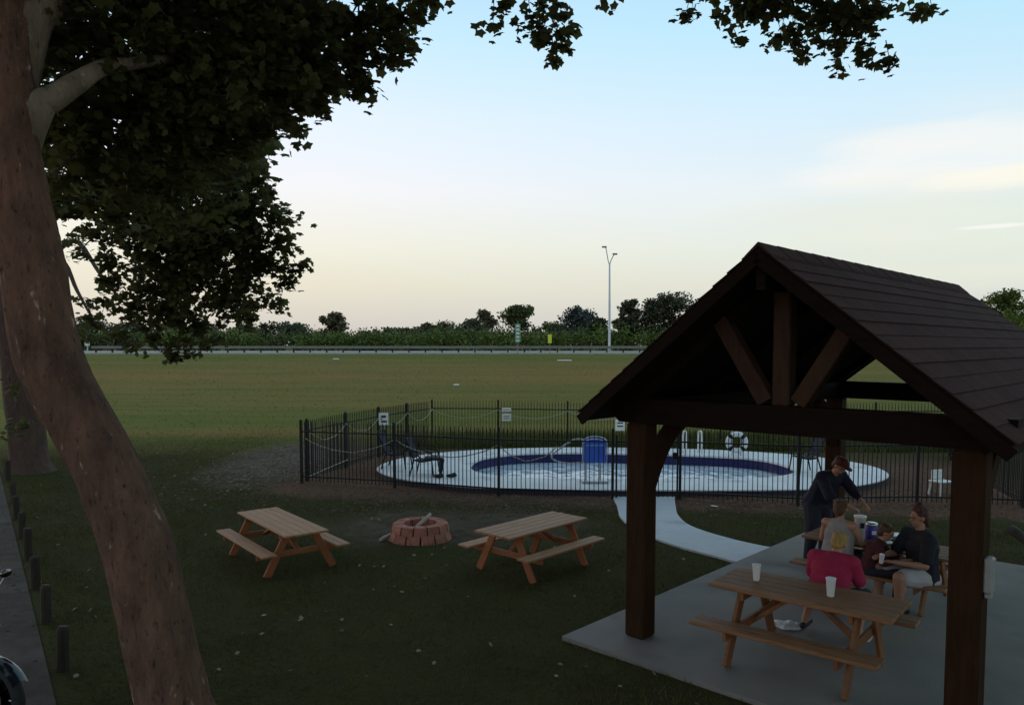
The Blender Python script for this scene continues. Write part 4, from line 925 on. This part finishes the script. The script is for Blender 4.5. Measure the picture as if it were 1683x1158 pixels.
# roof deck: two slabs
cs = math.cos(math.atan(slope)); tv = TH/cs
for s_ in (-1,1):
    v = []
    for yy in (-OV, PLEN+OV2):
        v += [(cx_, yy, HR-.02-tv), (cx_+s_*RW, yy, HE-.02-tv), (cx_+s_*RW, yy, HE-.02), (cx_, yy, HR-.02)]
    f = [(0,1,2,3),(7,6,5,4),(0,4,5,1),(1,5,6,2),(2,6,7,3),(3,7,4,0)]
    if s_ < 0: f = [tuple(reversed(q)) for q in f]
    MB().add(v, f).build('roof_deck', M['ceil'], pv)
    # barge boards front and back
    for yy in (-OV-.02, PLEN+OV2+.02):
        MB().beam((cx_+s_*.0, yy, HR-.115), (cx_+s_*(RW+.01), yy, HE-.125), .036, .11).build('barge_board', M['timber_h'], pv)
    # rafters
    for yy in (-.0, PLEN*.25, PLEN*.5, PLEN*.75, PLEN):
        MB().beam((cx_+s_*.07, yy, HR-.245), (cx_+s_*(RW-.10), yy, roofz(RW-.10)-.19), .10, .09).build('rafter', M['timber_h'], pv)
MB().box((cx_, (PLEN+OV2-OV)/2, HR-.30), (.09, PLEN+OV+OV2-.1, .20)).build('ridge_beam', M['timber_h'], pv)
for yy in (0, PLEN):
    MB().box((cx_, yy+(-.0), (HB+.27+HR-.36)/2), (.17,.17, HR-.36-HB-.27), bev=.015).build('king_post', M['truss'], pv)
    for s_ in (-1,1): MB().beam((cx_+s_*.16, yy-.0, HB+.30), (cx_+s_*.68, yy, roofz(.68)-.085), .16, .15, up=(0,1,0), bev=.01).build('truss_strut', M['truss'], pv)
# shingles, right-hand slope in view: each tab its own piece
sl_len = math.hypot(RW, HR-HE)+.04; ncs = 14; ex = sl_len/ncs; Lr = PLEN+OV+OV2+.04; nt_ = 19; tw2 = Lr/nt_; an_ = math.atan(slope)
shm = [MB().hexa([(0,.004,0),(0,tw2-.004,0),(-ex-.02,tw2-.004,0),(-ex-.02,.004,0),(0,.004,(.010+d)),(0,tw2-.004,(.010+d)),(-ex-.02,tw2-.004,.003),(-ex-.02,.004,.003)]).mesh('shingle', M['shingle']) for d in (0,.003,.006)]
def tab(o_name, s_, i, j, shift):
    d = sl_len*(i+1)/ncs - .0; x = cx_+s_*math.cos(an_)*d; z = HR-.02-math.sin(an_)*d
    y = -OV-.02+tw2*j+shift
    return x, y, z
cnt = 0
for i in range(ncs):
    for j in range(nt_+(i % 2)):
        sh = -(tw2/2)*(i % 2); x, y, z = tab('', 1, i, j, sh)
        o = link('shingle', shm[(i*7+j*3) % 3], pv, (x, y, z+.004)); o.rotation_euler = (0, an_, 0)
        if (i % 2) and j == 0: o.scale = (1,.5,1); o.location.y = y+tw2/2
        if (i % 2) and j == nt_: o.scale = (1,.5,1)
        cnt += 1
# other slope, not in view: its courses joined
mb = MB()
for i in range(ncs):
    d1 = sl_len*(i+1)/ncs; d0 = sl_len*i/ncs-.02
    q = lambda d, up: (cx_-math.cos(an_)*d-math.sin(an_)*up, HR-.02-math.sin(an_)*d+math.cos(an_)*up)
    (xa, za), (xb, zb), (xc, zc), (xd, zd) = q(d0,.003), q(d1,.003), q(d1,.02), q(d0,.006)
    y0, y1 = -OV-.02, PLEN+OV2+.02
    mb.hexa([(xb,y0,zb),(xa,y0,za),(xa,y1,za),(xb,y1,zb),(xc,y0,zc),(xd,y0,zd),(xd,y1,zd),(xc,y1,zc)])
o = mb.build('shingle_courses', M['shingle'], pv); o['kind'] = 'stuff'
for k in range(17):
    yy = -OV-.02+k*Lr/17; v = []
    for y_, up in ((yy, .035), (yy+Lr/17-.006, .030)):
        v += [(cx_-.13, y_, HR-.13*slope+up-.03), (cx_, y_, HR+up-.012), (cx_+.13, y_, HR-.13*slope+up-.03), (cx_+.13, y_, HR-.13*slope-.01), (cx_, y_, HR-.004), (cx_-.13, y_, HR-.13*slope-.01)]
    MB().add(v, [(0,1,2,3,4,5),(11,10,9,8,7,6)]+[(i,6+i,6+(i+1) % 6,(i+1) % 6) for i in range(6)]).build('ridge_cap', M['shingle'], pv)
# white dispenser on the right front post
dp = P0+PW*(PSPAN+.175)+PL*(.02); o = MB().box((0,0,0), (.07,.12,.30), bev=.02).box((0,0,-.165), (.05,.09,.05), bev=.01).build('towel_dispenser', mat('aged_plastic', (.20,.19,.18), (.27,.26,.24), 8, .5)); o.location = (dp.x-.05,dp.y-.03,1.44); o.rotation_euler = (0,.0,-PTH); tag(o, 'pale plastic towel dispenser on the side of the right pavilion post', 'dispenser')

# ------------------------------------------------------------------ people
def remesh(name, mb, vox, matl, parent, smooth=4):
    me = mb.mesh(name+'_raw', matl); ob = bpy.data.objects.new('tmp', me); col.objects.link(ob)
    r = ob.modifiers.new('r', 'REMESH'); r.mode = 'VOXEL'; r.voxel_size = vox; r.use_smooth_shade = True
    s = ob.modifiers.new('s', 'SMOOTH'); s.iterations = smooth; s.factor = .5
    dg = bpy.context.evaluated_depsgraph_get(); dg.update(); e = ob.evaluated_get(dg)
    nm = bpy.data.meshes.new_from_object(e); nm.name = name
    nm.materials.clear(); nm.materials.append(matl)
    bpy.data.objects.remove(ob); bpy.data.meshes.remove(me)
    return link(name, nm, parent)
def person(base, f, j, label, g=1.0, skin=None, hair=None, shirt=None, pants=None, sleeve=.5, leg=1.0, shoes=True, hair_style='short', hatm=None, bulk=1.0, tank=False):
    """j: joints as (right, forward, up) from the pelvis; base = pelvis position"""
    f = Vector((f[0], f[1], 0)).normalized(); rt = Vector((f.y, -f.x, 0)); up = Vector((0,0,1)); B = Vector(base)
    root = empty('person', (B.x, B.y, SLZ), 0, label, 'person'); O = Vector(root.location)
    W_ = lambda q: B + rt*q[0]*g + f*q[1]*g + up*q[2]*g - O
    P = {k: W_(v) for k, v in j.items()}; P['pel'] = B-O; S = {}
    Bm = MB(); k = bulk
    Rf = Matrix((rt, f, up)).transposed()
    hd = (P['head']-P['neck']).normalized(); look = (f - hd*f.dot(hd)*.8).normalized()
    hx = look.cross(hd).normalized(); Rh = Matrix((hx, look, hd)).transposed()
    sp = lambda a, b, c: P[a].lerp(P[b], c)
    # torso
    torso = [((P['pel']), (.165*k,.125*k,.12)), (sp('pel','chest',.5), (.15*k,.115*k,.14)), (P['chest'], (.17*k,.12*k,.15)), (sp('chest','neck',.55), (.15*k,.095*k,.10))]
    def tors(mb, e=0):
        tdir = (P['neck']-P['pel']).normalized(); fx = (f-tdir*f.dot(tdir)).normalized(); rx = fx.cross(tdir).normalized(); Rt = Matrix((rx, fx, tdir)).transposed()
        for c, r_ in torso: mb.ell(c, tuple((q+e)*g for q in r_), Rt, 14, 10)
        mb.cap(P['pel'], P['chest'], (.12*k+e)*g, (.115*k+e)*g); 
    tors(Bm); Bm.cap(P['shl'], P['shr'], .058*g*k, .058*g*k); Bm.cap(sp('chest','neck',.6), P['neck']+hd*.05*g, .06*g, .052*g)
    # head with face
    H = P['head']; h = lambda a, b, c: H + Rh @ Vector((a*g, b*g, c*g))
    Bm.ell(h(0,-.01,.02), (.074*g,.092*g,.095*g), Rh, 16, 12); Bm.ell(h(0,.022,-.045), (.055*g,.065*g,.062*g), Rh, 14, 10)
    Bm.cap(h(0,.085,.015), h(0,.108,-.018), .010*g, .014*g); Bm.cap(h(-.028,.082,.032), h(.028,.082,.032), .011*g, .011*g)
    Bm.cap(h(-.018,.086,-.052), h(.018,.086,-.052), .009*g, .009*g); Bm.ell(h(0,.072,-.088), (.022*g,.018*g,.018*g), Rh)
    for s_ in (-1,1): Bm.ell(h(s_*.078,-.008,-.005), (.010*g,.022*g,.032*g), Rh)
    Bm.cap(P['neck'], h(0,-.015,-.06), .052*g, .05*g)
    for s_, a in (('l', -1), ('r', 1)):
        Bm.cap(P['sh'+s_], P['el'+s_], .048*g*k, .038*g*k); Bm.cap(P['el'+s_], P['wr'+s_], .038*g*k, .026*g)
        d = (P['wr'+s_]-P['el'+s_]).normalized(); sd_ = d.cross(up).normalized(); nn = sd_.cross(d).normalized(); w0 = P['wr'+s_]
        pc = w0+d*.045*g; Rp = Matrix((sd_, d, nn)).transposed(); Bm.ell(pc, (.040*g,.050*g,.018*g), Rp, 12, 8)
        for q, (o_, L_) in enumerate(((-.030,.030),(-.010,.037),(.011,.035),(.030,.027))):
            k0 = w0+d*.080*g+sd_*o_*g; k1 = k0+(d*.9-nn*.35)*L_*g; k2 = k1+(d*.45-nn*.85)*L_*.85*g
            Bm.cap(k0, k1, .0095*g, .0088*g, 7); Bm.cap(k1, k2, .0088*g, .0078*g, 7)
        th_ = w0+d*.03*g-sd_*a*.035*g; t1 = th_+(d*.7-sd_*a*.55-nn*.25)*.036*g; Bm.cap(th_, t1, .012*g, .010*g, 7); Bm.cap(t1, t1+(d*.8-nn*.5)*.028*g, .010*g, .009*g, 7)
        Bm.cap(P['hp'+s_], P['kn'+s_], .088*g*k, .060*g*k); Bm.cap(P['kn'+s_], P['an'+s_], .060*g*k, .038*g)
        kd = (P['kn'+s_]-P['hp'+s_]); ff = Vector((f.x, f.y, 0)); tz = P['an'+s_]-up*.045*g
        Bm.cap(tz-ff*.03*g, tz+ff*.14*g, .034*g, .026*g)
        Bm.ell(P['kn'+s_].lerp(P['an'+s_],.3)-ff*.02*g, (.05*g*k,.052*g*k,.10*g))
    remesh('body', Bm, .0095, M['skin'], root, 3)
    for s_ in (-1,1): MB().ell(h(s_*.030,.078,.010), (.013*g,.009*g,.008*g), Rh, 8, 6).build('eye', M['eye'], root, True)
    if shirt:
        mb = MB(); tors(mb, .014)
        if not tank: mb.cap(P['shl'], P['shr'], .075*g*k, .075*g*k)
        else:
            for s_ in ('l','r'): mb.cap(sp('neck','sh'+s_,.42)-up*.01*g, P['chest'].lerp(P['sh'+s_],.4), .036*g, .07*g)
            mb.cap(sp('neck','shl',.25)-up*.05*g, sp('neck','shr',.25)-up*.05*g, .07*g, .07*g)
        if not tank:
            for s_ in ('l','r'): mb.cap(P['sh'+s_], sp('sh'+s_,'el'+s_,min(sleeve,1)), .068*g*k, .062*g*k)
            if sleeve > 1:
                for s_ in ('l','r'): mb.cap(P['el'+s_], sp('el'+s_,'wr'+s_,sleeve-1), .056*g*k, .042*g)
        for q in range(5):
            a = 1.2*q; mb.cap(P['chest']+rt*.10*g*math.cos(a), P['pel']+rt*.12*g*math.cos(a+.7)+f*.04*math.sin(a), .10*g*k, .115*g*k, 8)
        remesh('shirt', mb, .012, shirt, root, 5)
    if pants:
        mb = MB(); mb.ell(P['pel']-up*.02*g, (.185*g*k,.145*g*k,.13*g), Rf)
        for s_ in ('l','r'):
            e = min(leg*2, 1.0); mb.cap(P['hp'+s_], sp('hp'+s_,'kn'+s_,e), .112*g*k, (.112-.03*e)*g*k)
            if leg > .5: mb.cap(P['kn'+s_], sp('kn'+s_,'an'+s_,(leg-.5)*2*.96), .082*g*k, .062*g)
        remesh('trousers' if leg > .6 else 'shorts', mb, .012, pants, root, 4)
    if shoes:
        for s_ in ('l','r'):
            tz = P['an'+s_]-up*.055*g; ff = Vector((f.x, f.y, 0)); mb = MB().cap(tz-ff*.045*g, tz+ff*.15*g, .042*g, .034*g); remesh('shoe', mb, .012, M['shoe'], root, 2)
    if hair:
        mb = MB(); mb.ell(h(0,-.028,.040), (.086*g,.094*g,.092*g), Rh, 16, 12); mb.ell(h(0,-.055,-.01), (.080*g,.066*g,.085*g), Rh, 14, 10)
        for q in range(14):
            a = 2*math.pi*q/14; mb.ell(h(.06*math.cos(a), -.035+.06*math.sin(a), .075+.025*math.sin(q*2.4)), .032*g, None, 8, 6)
        if hair_style == 'bun': mb.ell(h(0,-.035,.135), (.062*g,.062*g,.052*g), Rh); mb.cap(h(.02,-.09,.0), h(.0,-.10,-.12), .04*g, .025*g)
        if hair_style == 'long': mb.cap(h(0,-.07,-.03), h(0,-.085,-.16), .07*g, .045*g)
        if hair_style == 'tail': mb.ell(h(0,-.10,.05), (.04*g,.05*g,.05*g), Rh); mb.cap(h(0,-.12,.03), h(0,-.12,-.10), .03*g, .018*g)
        remesh('hair', mb, .010, hair, root, 2)
    if hatm:
        mb = MB().ell(h(0,-.012,.068), (.092*g,.108*g,.068*g), Rh, 16, 10); mb.ell(h(0,.125,.050), (.066*g,.072*g,.012*g), Rh, 14, 8); mb.ell(h(0,-.01,.134), .010*g)
        remesh('cap', mb, .009, hatm, root, 2)
    return root, P
J = lambda **k: k
person((4.55,11.42,.97), (.42,-.9), J(chest=(0,.16,.30), neck=(0,.30,.47), head=(0,.40,.60), shl=(-.19,.25,.43), shr=(.19,.25,.43), ell=(-.27,.42,.20), wrl=(-.20,.66,.08), elr=(.24,.44,.18), wrr=(.10,.70,.07),
       hpl=(-.1,0,-.03), hpr=(.1,0,-.03), knl=(-.13,.05,-.46), knr=(.13,.04,-.46), anl=(-.14,-.02,-.84), anr=(.14,-.04,-.84)),
       'person in dark navy top and red cap standing bent over the far table', shirt=M['navy'], pants=M['darkpants'], hair=M['brownhair'], hatm=M['capred'], sleeve=1.55, bulk=1.25)
person((4.17,9.80,.56), (.685,.728), J(chest=(0,.05,.31), neck=(0,.06,.50), head=(0,.09,.64), shl=(-.17,.05,.45), shr=(.17,.05,.45), ell=(-.25,.14,.22), wrl=(-.10,.38,.24), elr=(.25,.15,.22), wrr=(.12,.40,.24),
       hpl=(-.09,0,-.02), hpr=(.09,0,-.02), knl=(-.12,.42,.0), knr=(.12,.42,.0), anl=(-.12,.40,-.42), anr=(.12,.38,-.42)),
       'person in pale racerback tank top seated with back to the camera', shirt=M['tank'], tank=True, pants=M['darkpants'], hair=M['brownhair'], hair_style='tail', leg=.45)
person((4.98,9.24,.53), (-.98,-.10), J(chest=(0,.02,.33), neck=(0,.05,.55), head=(0,.08,.70), shl=(-.20,.07,.46), shr=(.20,.07,.46), ell=(-.27,.16,.18), wrl=(-.12,.46,.20), elr=(.26,.22,.20), wrr=(.10,.50,.22),
       hpl=(-.11,.0,-.02), hpr=(.11,.0,-.02), knl=(-.22,.44,.04), knr=(.22,.42,.04), anl=(-.20,.42,-.40), anr=(.20,.44,-.40)),
       'person in black t-shirt and pale shorts with hair tied up, seated sideways on the bench', shirt=M['blackcloth'], pants=M['palepants'], hair=M['redhair'], hair_style='bun', leg=.40, bulk=1.28, sleeve=.75)
person((3.45,8.33,.55), (.685,.728), J(chest=(0,.10,.28), neck=(0,.22,.43), head=(0,.32,.53), shl=(-.20,.16,.38), shr=(.20,.16,.38), ell=(-.27,.24,.14), wrl=(-.12,.42,.08), elr=(.27,.24,.14), wrr=(.12,.42,.08),
       hpl=(-.11,0,-.02), hpr=(.11,0,-.02), knl=(-.26,.36,-.02), knr=(.26,.36,-.02), anl=(-.30,.14,-.36), anr=(.28,.16,-.36)),
       'person in bright pink t-shirt with short blond hair seated behind the near table', shirt=M['pink'], pants=M['darkpants'], hair=M['blond'], leg=.5, bulk=1.25, sleeve=.8)
person((4.47,9.56,.52), (.85,-.5), J(chest=(0,.07,.27), neck=(0,.15,.42), head=(0,.22,.54), shl=(-.17,.12,.38), shr=(.17,.12,.38), ell=(-.22,.26,.16), wrl=(-.06,.48,.18), elr=(.24,.22,.16), wrr=(.16,.50,.22),
       hpl=(-.1,0,-.02), hpr=(.1,0,-.02), knl=(-.14,.42,.0), knr=(.14,.42,.0), anl=(-.14,.36,-.46), anr=(.14,.38,-.46)),
       'smaller person in dark maroon top leaning forward between two seated people', g=.86, shirt=M['maroon'], pants=M['darkpants'], hair=M['brownhair'], sleeve=1.6)

# ------------------------------------------------------------------ cups and things on the tables
def cup(p, label, s=1.0, matl=None, tilt=0):
    o = MB().lathe([(.028*s,0),(.030*s,.002),(.042*s,.155*s),(.045*s,.158*s),(.045*s,.165*s),(.040*s,.165*s),(.028*s,.02*s),(.001,.02*s)], n=20).build('cup', matl or M['white'], None, True)
    o.location = p; o.rotation_euler = (tilt,0,0); tag(o, label, 'cup'); return o
TT = SLZ + .745*.98 + .019
def on_table(px, py, z):
    a = V(px, py, 8); d = a-Vector((0,0,CAM_H)); return Vector((0,0,CAM_H))+d*((z-CAM_H)/d.z)
cup(on_table(1243,953,TT), 'white foam cup at the left end of the near pavilion table', 1.05)
cup(on_table(1365,979,TT), 'white foam cup on the near pavilion table, in front of the pink shirt', 1.12)
cup((4.40,9.10,.71), 'white cup held between two seated people', .7, tilt=.25)
T2Z = SLZ + .745*.90 + .018
bk = on_table(1413,886,T2Z)
b_ = empty('drink_bucket', bk, 0, 'tall white paper tub with dark emblem, on the far table', 'tub')
MB().lathe([(.055,0),(.075,.30),(.08,.302),(.08,.318),(.001,.322)], n=24).build('tub_body', M['white'], b_, True)
MB().box((0,-.069,.20), (.055,.014,.07), bev=.012).build('emblem', M['navy'], b_)
tn = on_table(1432,884,T2Z); t_ = empty('canister', tn, 0, 'blue-purple canister with silver lid on the far table', 'canister')
MB().lathe([(.07,0),(.075,.01),(.075,.16),(.07,.17),(.001,.17)], n=24).build('canister_body', M['purple'], t_, True); MB().lathe([(.078,.17),(.078,.205),(.06,.215),(.001,.215)], n=24).build('lid', M['silver'], t_, True)
MB().box((0,-.074,.09), (.06,.008,.05), bev=.01).build('emblem', M['sign'], t_)
def crumple(p, sx, sy, sz, label, name, cat, matl):
    mb = MB().ell((0,0,sz*.5), (sx,sy,sz), None, 18, 12)
    mb.v = [tuple(Vector(v)*(1+.5*mnoise.noise(Vector(v)*9+Vector((p[0],0,0))))+Vector((0,0,.0))) for v in mb.v]; mb.v = [(a, b, max(c, 0.002)) for a, b, c in mb.v]
    o = mb.build(name, matl); o.location = p; tag(o, label, cat)
crumple(on_table(1470,884,T2Z), .20, .14, .035, 'crumpled foil and paper spread on the far table', 'crumpled_foil', 'foil', M['silver'])
o = MB().lathe([(.06,0),(.11,.018),(.115,.02),(.06,.004),(.001,.004)], n=24).build('paper_plate', M['white'], None, True); o.location = on_table(1452,892,T2Z); tag(o, 'round white paper plate on the far table beside the foil', 'plate')
crumple(on_table(1297,1030,SLZ+.002), .17, .10, .05, 'clear crumpled plastic bag on the slab under the near table', 'plastic_bag', 'bag', M['clear'])
crumple(on_table(1420,1050,SLZ+.002), .10, .08, .06, 'small pale crumpled bag under the right end of the near table', 'plastic_bag', 'bag', M['clear'])
o = MB().ell((0,0,.012), (.09,.035,.012)).build('wrapper', M['sign'], None, True); q = on_table(1174,832,0.03); o.location = q; o.rotation_euler = (0,0,-.8); tag(o, 'pale scrap lying on the soil just right of the gate', 'litter')

# ------------------------------------------------------------------ motorcycle at the left edge
mc = empty('motorcycle', (-4.92,6.6,.012), R(-20), 'black motorcycle with chrome fittings parked at the left frame edge', 'motorcycle')
def wheel(x, z=.31):
    vs = []; seg = 36
    for i in range(seg):
        a = 2*math.pi*i/seg
        for j in range(10): b = 2*math.pi*j/10; vs.append((x+(.265+.048*math.cos(b))*math.cos(a), .055*math.sin(b), z+(.265+.048*math.cos(b))*math.sin(a)))
    fs = [(i*10+j, ((i+1) % seg)*10+j, ((i+1) % seg)*10+(j+1) % 10, i*10+(j+1) % 10) for i in range(seg) for j in range(10)]
    wh = MB().add(vs, fs).build('tyre', M['rubber'], mc, True)
    mb = MB().lathe([(.225,-.025),(.232,0),(.225,.025),(.21,.02),(.205,0),(.21,-.02)], c=(x,0,z), M=Matrix.Rotation(R(90),4,'X'), n=36)
    for k in range(9): a = 2*math.pi*k/9; mb.tube([(x,0,z),(x+.215*math.cos(a),0,z+.215*math.sin(a))], .008, 5)
    mb.build('rim', M['chrome'], wh)
    MB().lathe([(.11,-.006),(.11,.006)], c=(x,-.045,z), M=Matrix.Rotation(R(90),4,'X'), n=24).build('brake_disc', M['galv'], wh)
wheel(.58); wheel(-.85)
for s_ in (-1,1): MB().tube([(.58,s_*.085,.31),(.40,s_*.085,.72),(.33,s_*.085,.90)], [.026,.024,.022], 10).build('fork_tube', M['chrome'], mc, True)
MB().tube(catmull([(.12,-.36,1.02),(.20,-.30,1.05),(.30,-.10,.98),(.31,0,.96),(.30,.10,.98),(.20,.30,1.05),(.12,.36,1.02)]), .012, 8).build('handlebar', M['chrome'], mc, True)
for s_ in (-1,1):
    MB().tube([(.12,s_*.36,1.02),(.06,s_*.42,1.0)], .018, 8).build('grip', M['rubber'], mc)
    mi = MB().tube([(.20,s_*.28,1.05),(.24,s_*.36,1.20)], .006, 6).build('mirror_stem', M['chrome'], mc)
    MB().ell((.24,s_*.38,1.24), (.018,.06,.038)).build('mirror', M['chrome'], mi, True)
    MB().ell((.36,s_*.19,.84), (.035,.025,.025)).build('indicator', M['lens'], mc, True)
hl = MB().ell((.41,0,.84), (.09,.095,.095), None, 16, 12).build('headlight', M['chrome'], mc, True)
MB().ell((.462,0,.84), (.045,.082,.082), None, 16, 12).build('headlight_lens', M['lens'], hl, True)
arc = [Vector((.58+.345*math.cos(a), 0, .31+.345*math.sin(a))) for a in np.linspace(R(30), R(155), 12)]; v = []
for p in arc: v += [(p.x,-.07,p.z-.02),(p.x,-.03,p.z+.012),(p.x,.03,p.z+.012),(p.x,.07,p.z-.02)]
MB().add(v, [(i*4+j,i*4+4+j,i*4+5+j,i*4+1+j) for i in range(11) for j in range(3)]).build('front_mudguard', M['bikepaint'], mc, True)
MB().ell((.06,0,.80), (.27,.14,.13), None, 18, 12).build('fuel_tank', M['bikepaint'], mc, True)
MB().ell((-.35,0,.72), (.30,.13,.06), None, 16, 10).ell((-.66,0,.78), (.17,.11,.06)).build('seat', M['rubber'], mc, True)
MB().tube(catmull([(-.85,0,.74),(-.6,0,.66),(-.2,0,.62),(.2,0,.70),(.34,0,.78)]), .022, 8).tube(catmull([(-.85,.08,.31),(-.4,.08,.30),(.1,.08,.25),(.28,.05,.45),(.34,0,.76)]), .018, 8).tube(catmull([(-.85,-.08,.31),(-.4,-.08,.30),(.1,-.08,.25),(.28,-.05,.45),(.34,0,.76)]), .018, 8).build('frame', M['bikepaint'], mc, True)
e_ = MB().box((-.05,0,.38), (.34,.26,.24), bev=.05)
for k in range(6): e_.box((.05,0,.50+k*.022), (.20,.22,.009))
e_.build('engine', M['galv'], mc)
MB().tube(catmull([(.12,-.10,.42),(.22,-.14,.28),(.0,-.15,.18),(-.5,-.16,.20),(-.95,-.17,.26)]), [.022]*15+[.03]*5+[.04]*1, 10).build('exhaust', M['chrome'], mc, True)
MB().tube([(-.15,.1,.28),(-.22,.24,.0)], .012, 6).build('kickstand', M['galv'], mc)
